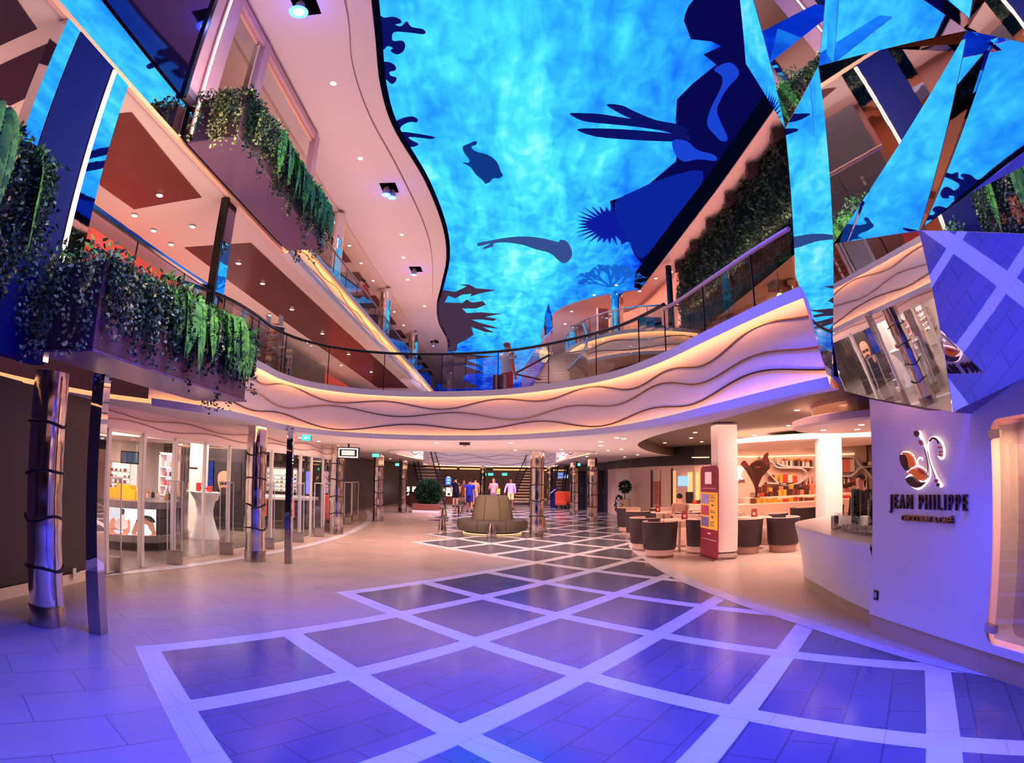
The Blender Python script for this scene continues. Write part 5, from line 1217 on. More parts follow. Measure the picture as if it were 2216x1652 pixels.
t = top('partition', 'white partition wall beside the pink lit shelves', 'partition'); a, b = ony(397, 1160, 14.2), ony(432, 1160, 14.2)
MB().box(a.x, b.x, 14.2, 14.6, 0, 2.35).build('panel', WARMW, t); MB().box(a.x+.15, a.x+.4, 14.19, 14.2, 1.62, 1.66).build('slot', BLACK, t)
t = top('poster_wall', 'dark glossy wall behind the white cocktail table', 'wall panel'); a, b = ony(432, 1160, 15.4), ony(524, 1160, 15.4)
MB().box(a.x, b.x, 15.4, 15.5, 0, 2.4).build('panel', mat('dark_gloss_wall', (60, 52, 56), .2), t)
# poster of a bald man with glasses
PS = top('poster', 'advertising poster of a bald man with glasses and a dark jacket', 'poster')
def pp(px, py, d=0): v = ony(px, py, 15.36-d); return v
def pshape(name, pts, rgb, d, k=3): 
    q = cr([pp(*p, d) for p in pts], k, True) if k else [pp(*p, d) for p in pts]
    return MB().add([tuple(v) for v in q], tessellate_polygon([[Vector((v.x, v.z, 0)) for v in q]])).build(name, mat('poster_%d_%d_%d' % rgb, rgb, .5, emit=rgb, es=.25), PS)
pshape('sheet', [(462, 1000), (522, 1000), (522, 1150), (462, 1150)], (44, 38, 44), 0, 0)
pshape('jacket', [(466, 1062), (490, 1070), (515, 1062), (522, 1085), (522, 1148), (470, 1148), (464, 1100)], (26, 24, 30), .005)
pshape('face', [(471, 1040), (473, 1026), (481, 1020), (491, 1021), (497, 1030), (498, 1046), (494, 1062), (487, 1070), (479, 1068), (474, 1056)], (205, 140, 112), .01)
pshape('beard', [(477, 1060), (484, 1055), (493, 1060), (489, 1071), (481, 1070)], (70, 50, 48), .015)
for x0 in (475, 486): pshape('glasses', [(x0, 1043), (x0+9, 1042), (x0+9, 1049), (x0, 1050)], (30, 28, 34), .018, 0)
pshape('hand', [(464, 1068), (470, 1064), (474, 1074), (470, 1084), (465, 1080)], (200, 138, 112), .012)
# perfume counter with light panel
cc = (-7.75, 10.75); CRAD = 1.12
t = top('perfume_counter', 'rounded perfume counter with a glowing picture panel in the shop window', 'counter', None)
MB().lathe([(CRAD*.82, 0), (CRAD*.82, .14)], 48, cc).build('plinth', BLACK, t, True); MB().lathe([(CRAD*.95, .14), (CRAD, .17), (CRAD, .30), (CRAD*.98, .31)], 48, cc).build('lower_rim', mat('rim_grey', (150, 135, 135), .3, .3), t, True)
MB().lathe([(CRAD*.965, .3), (CRAD*.965, .82)], 48, cc).build('body', mat('counter_dark', (58, 52, 58), .2), t, True); MB().lathe([(CRAD, .82), (CRAD, .95), (CRAD*.97, .96), (0, .96)], 48, cc).build('upper_rim', mat('rim_grey'), t, True)
def arc(name, a0, a1, z0, z1, r, matl, n=20): 
    return MB().wall([(cc[0]+r*math.cos(a0+(a1-a0)*k/n), cc[1]+r*math.sin(a0+(a1-a0)*k/n)) for k in range(n+1)], z0, z1).build(name, matl, t)
arc('light_panel', -2.25, -.42, .31, .81, CRAD*.985, glow('ad_panel', (255, 240, 235), 1.25, True))
def ashape(name, pts, rgb, r, es=.55):
    """pts = (angle, height) on the curved panel"""
    q = cr(pts, 4, True); P3 = [(cc[0]+r*math.cos(a), cc[1]+r*math.sin(a), z) for a, z in q]
    return MB().add(P3, tessellate_polygon([[Vector((a, z, 0)) for a, z in q]])).build(name, mat('ad_%d_%d_%d' % rgb, rgb, .5, emit=rgb, es=es), t)
ashape('hand_picture', [(-1.3, .31), (-1.3, .50), (-1.22, .62), (-1.18, .55), (-1.2, .46), (-1.1, .40), (-1.02, .44), (-.98, .56), (-.93, .60), (-.92, .45), (-.98, .31)], (225, 150, 120), CRAD*1.0)
ashape('bottle_picture', [(-1.2, .46), (-1.15, .58), (-1.09, .62), (-1.08, .74), (-1.03, .74), (-1.02, .62), (-.97, .57), (-.96, .45), (-1.08, .40)], (235, 210, 200), CRAD*1.005)
ashape('bottle_cap_picture', [(-1.085, .70), (-1.085, .79), (-1.025, .79), (-1.025, .70)], (70, 60, 60), CRAD*1.01)
ashape('face_picture', [(-.86, .31), (-.86, .46), (-.80, .58), (-.68, .64), (-.52, .60), (-.46, .45), (-.46, .31)], (215, 140, 105), CRAD*1.0)
ashape('hair_picture', [(-.82, .57), (-.72, .68), (-.55, .68), (-.45, .58), (-.5, .56), (-.66, .62)], (60, 50, 45), CRAD*1.005)
for p in ((-.80, .47, -.72, .475), (-.82, .38, -.74, .385)): ashape('feature_picture', [(p[0], p[1]), (p[2], p[3]), (p[2], p[3]+.012), (p[0], p[1]+.012)], (120, 60, 50), CRAD*1.006)
for k, z in enumerate((.66, .56, .50)): arc('text_line', -1.75, -1.55, z, z+.008, CRAD*.99, mat('text_grey', (150, 140, 140), .5), 4)
t = top('amber_display', 'transparent amber box display glowing on the perfume counter', 'display', None, (-7.35, 10.1, .962))
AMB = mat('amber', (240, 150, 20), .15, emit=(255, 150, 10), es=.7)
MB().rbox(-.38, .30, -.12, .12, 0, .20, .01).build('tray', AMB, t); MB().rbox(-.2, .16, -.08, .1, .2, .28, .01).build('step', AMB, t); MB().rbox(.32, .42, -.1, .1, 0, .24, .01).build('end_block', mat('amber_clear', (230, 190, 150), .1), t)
for k in range(14):
    a = rr_s.uniform(0, 2*PI); r = rr_s.uniform(.3, .85); x, y = cc[0]+r*math.cos(a), cc[1]+.2+abs(r*math.sin(a))*.8
    h = rr_s.uniform(.12, .26); o = top('perfume_bottle', 'clear perfume bottle standing behind the amber display', 'bottle', 'perfume bottles on the counter', (x, y, .962))
    MB().rbox(-.035, .035, -.02, .02, 0, h*.7, .008).build('flask', mat('flask_%d' % (k % 3), [(220, 200, 190), (60, 50, 60), (210, 150, 90)][k % 3], .1), o); MB().lathe([(.012, h*.7), (.012, h)], 8).build('cap', STEEL, o)
column(-7.55, 12.6, Z1, 'mirror steel column inside the shop behind the perfume counter', seed=15, bands=False, group='mirror steel columns with black bands')
# hanging header drum above the counter
t = top('ceiling_drum', 'curved pale pink drum hanging from the shop ceiling over the counter', 'fixture'); MB().lathe([(1.3, 2.16), (1.3, 2.38), (1.25, 2.4)], 48, (-7.9, 10.8)).build('drum', mat('header_pink'), t, True)
for x, y, l in ((-7.7, 9.2, 'oval ceiling lamp near the first mullion'), (-8.2, 13.4, 'oval ceiling lamp above the lit shelves'), (-6.6, 13.2, 'long oval ceiling lamp above the cocktail table'), (-6.6, 17.0, 'long oval ceiling lamp right of the second column')):
    t = top('ceiling_lamp', l+' inside the shop', 'ceiling lamp', None, (x, y, 2.49)); MB().lathe([(.30, 0), (.30, -.02), (0, -.022)], 24, sx=1.4).build('diffuser', glow('oval_lamp', (255, 235, 215), 4), t); MB().lathe([(.33, .0), (.33, -.012), (.30, -.012)], 24, sx=1.4).build('rim', WHITE, t)
# cocktail table with stretch cover
p = onz(443, 1165, 0); t = top('cocktail_table', 'tall cocktail table in a white stretch cover behind the glass', 'table', None, (p.x, p.y, 0))
prof = [(.36, 0), (.29, .25), (.215, .5), (.20, .66), (.25, .88), (.375, 1.07), (.38, 1.10), (0, 1.10)]
m = MB(); m.lathe(prof, 40); m.v = [(x*(1+.10*math.cos(4*math.atan2(y, x))*(max(0, .45-z)*2)), y*(1+.10*math.cos(4*math.atan2(y, x))*(max(0, .45-z)*2)), z) for x, y, z in m.v]; m.build('stretch_cover', mat('cover_white', (225, 215, 222), .7), t, True)
for k, (dx, c) in enumerate(((-.18, (190, 40, 40)), (-.04, (235, 225, 225)), (.12, (205, 60, 55)))):
    o = top('gift_box', ['red gift box', 'white gift box with red print', 'small red and white gift box'][k]+' standing on the cocktail table', 'gift box', 'gift boxes on the cocktail table', (p.x+dx, p.y, 1.102)); MB().rbox(-.06, .06, -.04, .04, 0, .20-.03*k, .004).build('carton', mat('gift_%d' % k, c, .4), o); MB().box(-.061, .061, -.041, .041, .06, .09).build('stripe', mat('gift_stripe', (150, 30, 40), .4), o)
# black counter with red-orange fronts, screens on the right part
p = ony(618, 1150, 17.6); t = top('service_island', 'rounded dark shop island with glowing orange panels and a white top', 'counter', None, (p.x-.25, 17.9, 0))
MB().lathe([(1.0, .02), (1.05, .3), (1.05, .86)], 40).build('body', mat('island_dark', (50, 42, 44), .3), t, True); MB().lathe([(1.15, .86), (1.15, .93), (0, .93)], 40).build('top', WHITE, t, True)
OR = glow('orange_panel', (255, 90, 50), 1.1, True)
for a0 in (-1.9, -1.1): MB().wall([(1.07*math.cos(a0+.03*k), 1.07*math.sin(a0+.03*k)) for k in range(10)], .35, .85).build('glowing_panel', OR, t)
def screen(label, px0, px1, py0, py1, Y, matl, name='display_screen', cat='screen', extra=None):
    a, b = ony(px0, py1, Y), ony(px1, py0, Y); t = top(name, label, cat); MB().box(a.x-.03, b.x+.03, Y+.01, Y+.08, a.z-.03, b.z+.03).build('casing', BLACK, t); MB().add([(a.x, Y, a.z), (b.x, Y, a.z), (b.x, Y, b.z), (a.x, Y, b.z)], [(0, 1, 2, 3)]).build('display', matl, t)
    if extra: extra(t, a, b, Y)
    return t
screen('tall lilac screen seen through the shop glass', 661, 672, 1021, 1069, 19.2, glow('screen_lilac', (150, 140, 250), 1.1))
def lipst(t, a, b, Y): MB().tube(cr([(a.x+.1, Y-.01, b.z-.15), (a.x+.25, Y-.01, b.z-.3), (a.x+.15, Y-.01, b.z-.5), (a.x+.3, Y-.01, a.z+.15)], 5), .02, 5).build('squiggle', mat('squiggle_red', (190, 60, 80), .5), t)
screen('pink poster with a red squiggle beside the third column', 695, 711, 1021, 1067, 19.2, glow('screen_pink', (240, 165, 185), 1.0), 'poster', 'poster', lipst)
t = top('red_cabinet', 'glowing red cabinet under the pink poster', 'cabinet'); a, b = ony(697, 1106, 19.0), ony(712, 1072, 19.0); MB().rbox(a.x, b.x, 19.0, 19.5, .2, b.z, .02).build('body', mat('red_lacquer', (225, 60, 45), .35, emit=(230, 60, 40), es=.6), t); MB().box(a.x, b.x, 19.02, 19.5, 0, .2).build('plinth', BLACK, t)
screen('glowing plate imitating a blue panel reflected behind the cocktail table', 440, 462, 1000, 1062, 15.35, glow('reflection_blue', (60, 80, 190), .7))  # glowing plate paints a blue reflection; not a real screen
screen('dark blue-grey information screen hanging in the shop', 262, 300, 981, 1000, 12.0, glow('screen_slate', (95, 105, 130), .7))
# ================================================================ lit sign box + exit signs
def signbox(label, px0, px1, py0, py1, Y, name='sign_box'):
    t = top(name, label, 'sign'); a, b = ony(px0, py1, Y), ony(px1, py0, Y)
    MB().rbox(a.x-.03, b.x+.03, Y+.005, Y+.12, a.z-.03, b.z+.03, .01).build('case', BLACK, t); MB().add([(a.x, Y, a.z), (b.x, Y, a.z), (b.x, Y, b.z), (a.x, Y, b.z)], [(0, 1, 2, 3)]).build('frame', glow('sign_frame', (255, 240, 235), 1.6), t)
    MB().add([(a.x+.03, Y-.004, a.z+.03), (b.x-.03, Y-.004, a.z+.03), (b.x-.03, Y-.004, b.z-.03), (a.x+.03, Y-.004, b.z-.03)], [(0, 1, 2, 3)]).build('field', BLACK, t)
    MB().add([(a.x+.09, Y-.008, a.z+.06), (b.x-.09, Y-.008, a.z+.06), (b.x-.09, Y-.008, b.z-.06), (a.x+.09, Y-.008, b.z-.06)], [(0, 1, 2, 3)]).build('light_panel', glow('sign_panel2', (245, 205, 195), 1.2), t)
    MB().box((a.x+b.x)/2-.02, (a.x+b.x)/2+.02, Y+.02, Y+.06, b.z+.03, Z1).build('hanger', BLACK, t)
signbox('white framed illuminated sign hanging beside the third column', 732, 775, 971, 990, 15.6)
EX = glow('exit_teal', (60, 240, 190), 2.0); WF = glow('exit_white', (240, 255, 250), 1.6)
def exitsign(label, px, py, Y, w_=.26, h=.13, z=None):
    v = ony(px, py, Y); t = top('exit_sign', label, 'exit sign', 'green exit signs', v)
    MB().rbox(-w_/2, w_/2, .0, .03, -h/2, h/2, .004).build('case', BLACK, t); MB().add([(-w_/2+.005, -.002, -h/2+.005), (w_/2-.005, -.002, -h/2+.005), (w_/2-.005, -.002, h/2-.005), (-w_/2+.005, -.002, h/2-.005)], [(0, 1, 2, 3)]).build('lit_face', EX, t)
    MB().add([(-.05, -.004, -.03), (-.01, -.004, -.03), (0, -.004, .03), (-.03, -.004, .035)], [(0, 1, 2, 3)]).build('running_figure', WF, t); MB().add([(.02, -.004, -.01), (.07, -.004, 0), (.02, -.004, .02)], [(0, 1, 2)]).build('arrow', WF, t)
exitsign('green exit sign under the bridge at left, above the slim post', 663, 948, 12.6, .22, .13); exitsign('green exit sign above the fourth column', 813, 986, 21.5)
exitsign('green exit sign beside the fifth column', 861, 1006, 28.5); exitsign('green exit sign at the right beside the far column', 1250, 1006, 28.0)
exitsign('far green exit sign, left one of the pair behind the ottoman', 1047, 1027, 48, .4, .2); exitsign('far green exit sign, right one of the pair behind the ottoman', 1062, 1027, 48, .4, .2); exitsign('far green exit sign near the middle stairs', 1092, 1027, 47, .4, .2)
t = exitsign('green exit sign on the salmon gallery ceiling', 681, 653, 18.5, .4, .2)
# ================================================================ DARK WALLS BEYOND THE SHOP
struct(MB().wall([(-6.1, 21.5), (-7.0, 22.6), (-7.2, 30), (-6.6, 45), (-5, 60)], 0, Z1).build('wall_left', mat('wall_umber', (74, 58, 56), .5)))
struct(MB().box(-6.62, -6.2, 21.4, 22.4, 0, 2.35).build('wall_pier', DARKW))
struct(MB().wall([(4.76, 29.72), (4.3, 33), (4.7, 45), (5, 60)], 0, Z1).build('wall_right', mat('wall_navy', (44, 40, 58), .5)))
struct(MB().box(-6, 6, 52, 52.2, 0, Z1).build('wall_far', mat('wall_far_brown', (70, 44, 38), .5)))
# ================================================================ OTTOMAN
t = top('round_ottoman', 'large round olive grey ottoman with a tall cone back and glowing base', 'ottoman', None, (-.55, 18.55, 0))
OL = mat('olive_leather', (98, 84, 64), .5, bump=.08, nscale=30); OLD = mat('olive_leather_dark', (72, 62, 48), .5, bump=.08, nscale=30)
MB().lathe([(.86, .0), (.86, .10)], 48).build('plinth', BLACK, t, True); MB().lathe([(.88, .015), (.9, .03), (.88, .05)], 56).build('glow_ring', glow('ottoman_glow', (255, 195, 140), 1.15, True), t)
MB().lathe([(.95, .10), (1.04, .13), (1.08, .22), (1.08, .37), (1.04, .43), (.95, .45), (.5, .45)], 64).build('seat', OLD, t, True)
MB().lathe([(.64, .45), (.62, .6), (.54, .95), (.48, 1.12), (.44, 1.16), (0, 1.17)], 64).build('backrest', OL, t, True)
for k in range(8):
    a = k*PI/4+.4; MB().tube([(r*math.cos(a), r*math.sin(a), z) for r, z in ((.643, .46), (.625, .6), (.545, .95), (.485, 1.12))], .006, 4).build('seam', BLACK, t)
    MB().tube([(r*math.cos(a), r*math.sin(a), z) for r, z in ((1.045, .13), (1.085, .22), (1.085, .37), (1.04, .435), (.66, .455))], .005, 4).build('seam', BLACK, t)
# small steel tables
def stable(x, y, label, tp=True, h=.5, tilt=0):
    t = top('side_table', label, 'side table', 'small steel side tables', (x, y, 0))
    MB().lathe([(.14, 0), (.145, .02), (.10, .3), (.075, h-.03), (.09, h-.02)], 24).build('cone_base', CHROME, t, True)
    if tp: MB().lathe([(.0, h-.02), (.21, h-.02), (.22, h-.01), (.22, h), (0, h)], 28).build('tabletop', STEEL, t, True)
    return t
stable(-.52, 17.15, 'steel cone side table in front of the ottoman', h=.46); stable(-2.0, 17.85, 'steel cone side table standing apart left of the ottoman', h=.5)
stable(-2.55, 23.4, 'side table with thin dark top left behind the ottoman', h=.5); stable(-2.2, 26.6, 'farthest side table with thin dark top', h=.5); stable(1.02, 19.3, 'side table tucked behind the right edge of the ottoman', h=.5)
# planter with shrubs
t = top('shrub_planter', 'low brown rectangular planter with a dark bushy shrub before the stairs', 'planter', None, (-3.95, 28.4, 0))
MB().rbox(-.62, .62, -.35, .35, .0, .12, .01).build('plinth', WHITE, t); MB().rbox(-.62, .62, -.35, .35, .12, .42, .02).build('box', mat('planter_brown', (120, 70, 58), .5), t)
m = MB(); rr = random.Random(8)
for k in range(2600):
    d = rv(rr).normalized(); p = Vector((.12+d.x*.52, d.y*.32, .95+d.z*.5)); leaf(m, p, d+Vector((0, 0, .5))+rv(rr, .5), rv(rr), .2, .045)
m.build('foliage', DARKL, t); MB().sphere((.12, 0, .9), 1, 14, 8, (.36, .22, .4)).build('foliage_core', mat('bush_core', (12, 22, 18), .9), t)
# ================================================================ STAIRS
TR = mat('tread_steel', (205, 185, 165), .25, .8)
def stairs(label, f0, f1, t0, t1, n, rail_h=.9, thick=.05, depth=.3, strm=BLACK, glass=True, trm=None, slope=None):
    """f0,f1 = left/right of the foot, t0,t1 = left/right of the top"""
    f0, f1, t0, t1 = map(Vector, (f0, f1, t0, t1)); t = top('staircase', label, 'staircase')
    for k in range(n):
        u = (k+.5)/n; a, b = f0.lerp(t0, u), f1.lerp(t1, u); d = (b-a).normalized(); nrm = Vector((-d.y, d.x, 0))*depth
        MB().add([a, b, b+nrm, a+nrm, a-Vector((0, 0, thick)), b-Vector((0, 0, thick)), b+nrm-Vector((0, 0, thick)), a+nrm-Vector((0, 0, thick))], [(0,1,2,3),(4,7,6,5),(0,4,5,1),(1,5,6,2),(2,6,7,3),(3,7,4,0)]).build('tread', trm or TR, t)
    for a, b in ((f0, t0), (f1, t1)):
        MB().tube([a-Vector((0, 0, .04)), b-Vector((0, 0, .04))], .045, 4).build('stringer', strm, t); MB().tube([a+Vector((0, 0, rail_h)), b+Vector((0, 0, rail_h))], .03, 6).build('handrail', BLACK, t)
        if glass: MB().add([a, b, b+Vector((0, 0, rail_h)), a+Vector((0, 0, rail_h))], [(0, 1, 2, 3)]).build('glass_panel', GLASS, t)
    return t
stairs('open staircase with steel treads behind the shrub planter', (-4.45, 31.4, .12), (-3.35, 31.4, .12), (-5.9, 35.6, 3.2), (-4.75, 35.6, 3.2), 17)
stairs('open staircase with glowing treads right behind the ottoman', (.05, 38.5, .12), (1.15, 38.5, .12), (1.45, 42.5, 3.3), (2.6, 42.5, 3.3), 17, trm=mat('tread_warm', (235, 190, 150), .3, .3))
stairs('narrow far staircase beside the blue stand on the right', (2.35, 35.0, .12), (2.9, 35.0, .12), (3.1, 38.5, 3.3), (3.75, 38.5, 3.3), 17)
# ================================================================ BLUE STAND, FAR BARS, SCREENS, COUNTERS
p = onz(1198, 1100, 0); t = top('information_stand', 'slanted dark blue information stand with a white stripe', 'stand', None, (p.x, p.y, 0))
MB().add([(-.16, 0, 0), (.12, 0, 0), (.17, -.1, 1.25), (-.19, -.1, .98), (-.16, .08, 0), (.12, .08, 0), (.17, -.02, 1.25), (-.19, -.02, .98)], [(0,1,2,3),(4,7,6,5),(0,4,5,1),(1,5,6,2),(2,6,7,3),(3,7,4,0)]).build('panel', mat('stand_navy', (18, 20, 96), .35), t)
MB().tube([(-.2, -.12, .85), (.1, -.12, 1.08)], .02, 5).build('stripe', WHITE, t)
GB = glow('gold_bar', (255, 190, 115), 1.25, True)
for k, (x0, x1, y) in enumerate(((-6, -3.8, 42.5), (-3.6, -2.1, 42.5), (-1.3, 1.0, 44), (1.8, 4.0, 44))):
    t = top('light_bar', ['glowing golden ceiling bar at the far left of the concourse', 'short golden ceiling bar left of the far column', 'golden ceiling bar right of the far column', 'golden ceiling bar behind the right stairs'][k], 'light bar', 'golden light bars'); MB().box(x0, x1, y, y+.1, 2.26, 2.34).build('diffuser', GB, t); MB().box(x0, x1, y, y+.4, 2.34, 2.49).build('housing', mat('gold_housing', (210, 150, 95), .5), t)
def tv(t, a, b, Y): 
    for k in range(3): MB().box(a.x+.1, b.x-.1, Y-.01, Y-.005, a.z+.1+.18*k, a.z+.2+.18*k).build('picture_block', glow('tv_white', (190, 210, 255), 1.2), t)
screen('bright blue television on the wall left of the people', 964, 977, 1034, 1050, 40, glow('tv_blue', (70, 120, 230), 1.2), 'television', 'television', tv)
screen('small blue screen between the two people behind the ottoman', 1066, 1074, 1044, 1052, 45, glow('tv_blue'), 'television', 'television')
screen('blue oval screen on the far right wall', 1207, 1219, 1022, 1036, 40, glow('tv_blue2', (110, 150, 240), 1.0), 'television', 'television'); screen('small white framed picture beside the blue oval screen', 1221, 1229, 1028, 1035, 40, glow('tv_white'), 'television', 'television')
for px0, px1, py0, py1, Y, l in ((965, 978, 1056, 1074, 38, 'glowing white display cabinet left of the people'), (880, 884, 1054, 1072, 36, 'narrow glowing cabinet beside the fifth column'), (892, 903, 1054, 1066, 36, 'glowing cabinet with dark objects behind the shrub'), (1063, 1072, 1062, 1072, 44, 'small white lit table behind the ottoman'), (1075, 1082, 1058, 1070, 45.5, 'small amber lit cabinet behind the ottoman')):
    t = top('display_cabinet', l, 'cabinet'); a, b = ony(px0, py1, Y), ony(px1, py0, Y); MB().box(a.x, b.x, Y, Y+.4, max(.3, a.z), b.z).build('lit_front', glow('cabinet_lit', (255, 232, 205), 1.6, False) if 'amber' not in l else glow('cabinet_amber', (255, 180, 90), 1.6), t); MB().box(a.x-.05, b.x+.05, Y+.02, Y+.45, 0, max(.3, a.z)).build('base', BROWNP, t); MB().box(a.x+.1, b.x-.1, Y-.02, Y, max(.3, a.z)+.05, max(.3, a.z)+.2).build('goods', DARKW, t)
t = top('bar_counter', 'low dark bar counter behind the shrub planter', 'counter'); a, b = ony(884, 1100, 34.5), ony(912, 1074, 34.5); MB().rbox(a.x, b.x, 34.5, 35.1, 0, .75, .02).build('body', mat('bar_brown', (84, 54, 48), .4), t); MB().rbox(a.x-.05, b.x+.05, 34.45, 35.15, .75, .8, .01).build('top', BLACK, t)
# dark doors on the right
for px0, px1, Y, l in ((1250, 1268, 33, 'dark navy double door between the two right columns'), (1296, 1313, 30.5, 'dark doorway just left of the right shop')):
    t = top('dark_door', l, 'door'); a, b = ony(px0, 1095, Y), ony(px1, 1025, Y); MB().box(a.x, b.x, Y, Y+.08, 0, 2.1).build('leaf', mat('door_navy', (26, 26, 40), .4), t); MB().tube([((a.x+b.x)/2, Y-.03, .9), ((a.x+b.x)/2, Y-.03, 1.2)], .015, 6).build('handle', STEEL, t); MB().box(a.x-.05, a.x, Y-.02, Y+.1, 0, 2.15).build('frame', BLACK, t)
# orange armchairs seen far right
for k, px in enumerate((1214, 1224)):
    p = ony(px, 1075, 33.5+1.2*k); t = top('armchair', ['orange armchair far back, left one', 'orange armchair far back, right one'][k], 'armchair', 'orange armchairs', (p.x, p.y, 0))
    MB().rbox(-.3, .3, -.3, .3, .22, .45, .05).build('seat', mat('orange_fabric', (190, 70, 40), .7), t); MB().rbox(-.3, .3, .2, .34, .4, .95, .05).build('backrest', mat('orange_fabric'), t)
    for sx in (-.25, .25):
        for sy in (-.25, .25): MB().lathe([(.02, 0), (.025, .22)], 8, (sx, sy)).build('leg', BLACK, t)
# downlights in the deck-one ceiling
d1 = downlight((-4.9, 13.5, Z1), 'round downlight in the pale ceiling under the bridge', 'downlights under the bridge', .05)
for px, py in ((690, 955), (737, 965), (990, 953), (945, 958), (1105, 958), (1300, 956), (1335, 947), (1350, 949), (1345, 972), (1288, 981), (1300, 964), (1316, 975), (1380, 984), (1241, 990), (1226, 983), (868, 975), (852, 982), (897, 987), (845, 993), (1115, 974), (1215, 973), (1270, 988), (1352, 989)):
    p = onz(px, py, Z1)
    if p.y < 45: dup(d1, p)
# smoke detector / projector
t = top('ceiling_projector', 'small black box fitting on the underside of the bridge', 'fixture', None, onz(1006, 958, 2.5)); MB().rbox(-.12, .12, -.1, .1, -.06, 0, .01).build('housing', BLACK, t); MB().lathe([(.03, -.09), (.03, -.06)], 10).build('lens_tube', STEEL, t)
# ================================================================ FAR RIGHT UPPER GALLERY
pg = cr([(2.3, 30), (2.15, 26), (2.15, 23.2), (2.45, 21.4), (3.0, 20.2), (3.7, 19.4), (4.5, 19.0), (5.3, 18.9), (6.2, 19.1)], 8)
fascia(pg, 5.72, 6.52, 1, 'trim_10', wz=(.32, .66), wr=.014)
gp_ = [(p.x, p.y) for p in pg]+[(13.4, 19.1), (13.4, 60), (2.6, 60)]
mb = MB(); mb.flat([gp_], 5.72, True); uc = struct(mb.build('ceiling', mat('ceiling_cream', (190, 165, 150), .6)))
mb = MB(); mb.flat([gp_], 6.45); struct(mb.build('floor', mat('deck3_floor')))
# flat dark sheet that paints the shade of an arched recess in that soffit
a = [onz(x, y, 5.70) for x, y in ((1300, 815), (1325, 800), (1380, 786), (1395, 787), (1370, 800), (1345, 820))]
m = MB(); m.flat([[(p.x, p.y) for p in a]], 5.71, True); struct(m.build('ceiling_panel', mat('recess_shade', (80, 58, 50), .6), uc))
rail('glass_balustrade', offset(pg[12:], -.05), 6.52, 7.35, 'curved glass balustrade with a blue lit handrail on the far right upper gallery', hmat=BLUER)
# curved pink room behind
bk = cr([(6.1, 20.7), (5.9, 22.5), (5.6, 25.5), (4.6, 27.5), (3.9, 30), (3.8, 34)], 6)
struct(MB().wall(bk, 6.45, ZT).build('wall_gallery', mat('gallery_pink', (224, 170, 150), .5)))
column(4.25, 23.6, 2.75, 'far upper gallery column glowing with blue reflection', r=.26, z0=6.46, bands=False, name='gallery_column', group='upper gallery columns', seed=31)
column(3.15, 29.5, 2.75, 'farthest small upper gallery column beside the stairs head', r=.24, z0=6.46, bands=False, name='gallery_column', group='upper gallery columns', seed=32)
for k, (x, y) in enumerate(((5.3, 20.2), (5.0, 21.9), (3.2, 22.6), (2.5, 25.2), (2.4, 27.5), (3.9, 21.2), (5.7, 19.4))): dup(dl0, (x+.2, y+1.6, ZT-.01), None, 'small downlight in the ceiling above the far right gallery', 'downlights over the far right gallery')
t = top('dark_doorway', 'dark lit alcove with red furniture behind the far gallery', 'alcove'); a, b = ony(1295, 712, 25.0), ony(1316, 668, 25.0)
MB().box(a.x, b.x, 25, 25.1, 6.46, b.z).build('recess', mat('alcove_dark', (92, 44, 40), .5), t); MB().box(a.x-.06, a.x, 24.95, 25.1, 6.46, b.z).build('frame', WHITE, t)
t = top('tub_chair', 'teal lounge chair behind the far right glass balustrade', 'chair', None, (4.9, 20.3, 6.53)); MB().rbox(-.4, .4, -.3, .3, .15, .42, .06).build('seat', mat('teal_fabric', (30, 80, 100), .7), t); MB().rbox(-.42, .42, .2, .36, .3, .85, .06).build('backrest', mat('teal_fabric'), t); MB().lathe([(.25, 0), (.25, .15)], 14).build('base', BLACK, t)
# ================================================================ BIG STAIRCASE up to it
fl_, fr_ = Vector((.25, 14.3, 3.42)), Vector((1.35, 14.3, 3.42)); tl_, tr_ = ony(1196, 764, 20.4), ony(1262, 752, 20.8)
n = 18; t = top('grand_staircase', 'curving white and steel staircase rising behind the bridge to the upper gallery', 'staircase')
TW = mat('tread_white', (232, 208, 196), .25, .35)
L_, R_ = [], []
for k in range(n+1):
    u = k/n; bow = math.sin(u*PI)*.18; a = fl_.lerp(tl_, u)+Vector((bow*-.2, 0, 0)); b = fr_.lerp(tr_, u)+Vector((bow*1.6, 0, -bow*.2)); L_.append(a); R_.append(b)
for k in range(n):
    a, b = L_[k], R_[k]; c, d = a+Vector((.02, .20, 0)), b+Vector((.02, .20, 0)); th = Vector((0, 0, .05))
    MB().add([a, b, d, c, a-th, b-th, d-th, c-th], [(0,1,2,3),(4,7,6,5),(0,4,5,1),(1,5,6,2),(2,6,7,3),(3,7,4,0)]).build('tread', TW, t)
def ribbon3(path, h0, h1): 
    m = MB(); m.add([tuple(p+Vector((0, 0, h0))) for p in path]+[tuple(p+Vector((0, 0, h1))) for p in path], [(i, i+1, len(path)+i+1, len(path)+i) for i in range(len(path)-1)]); return m
ribbon3(R_, -.22, .04).build('stringer', WHITE, t); ribbon3(L_, -.12, .04).build('stringer', STEEL, t)
ribbon3([p+Vector((.02, 0, 0)) for p in R_], .04, .85).build('glass_panel', GLASS, t); ribbon3([p-Vector((.02, 0, 0)) for p in L_], .04, .85).build('glass_panel', GLASS, t)
MB().tube([p+Vector((0, 0, .87)) for p in R_], .03, 8).build('handrail', BLUER, t, True); MB().tube([p+Vector((0, 0, .87)) for p in L_], .03, 8).build('handrail', BLUER, t, True)
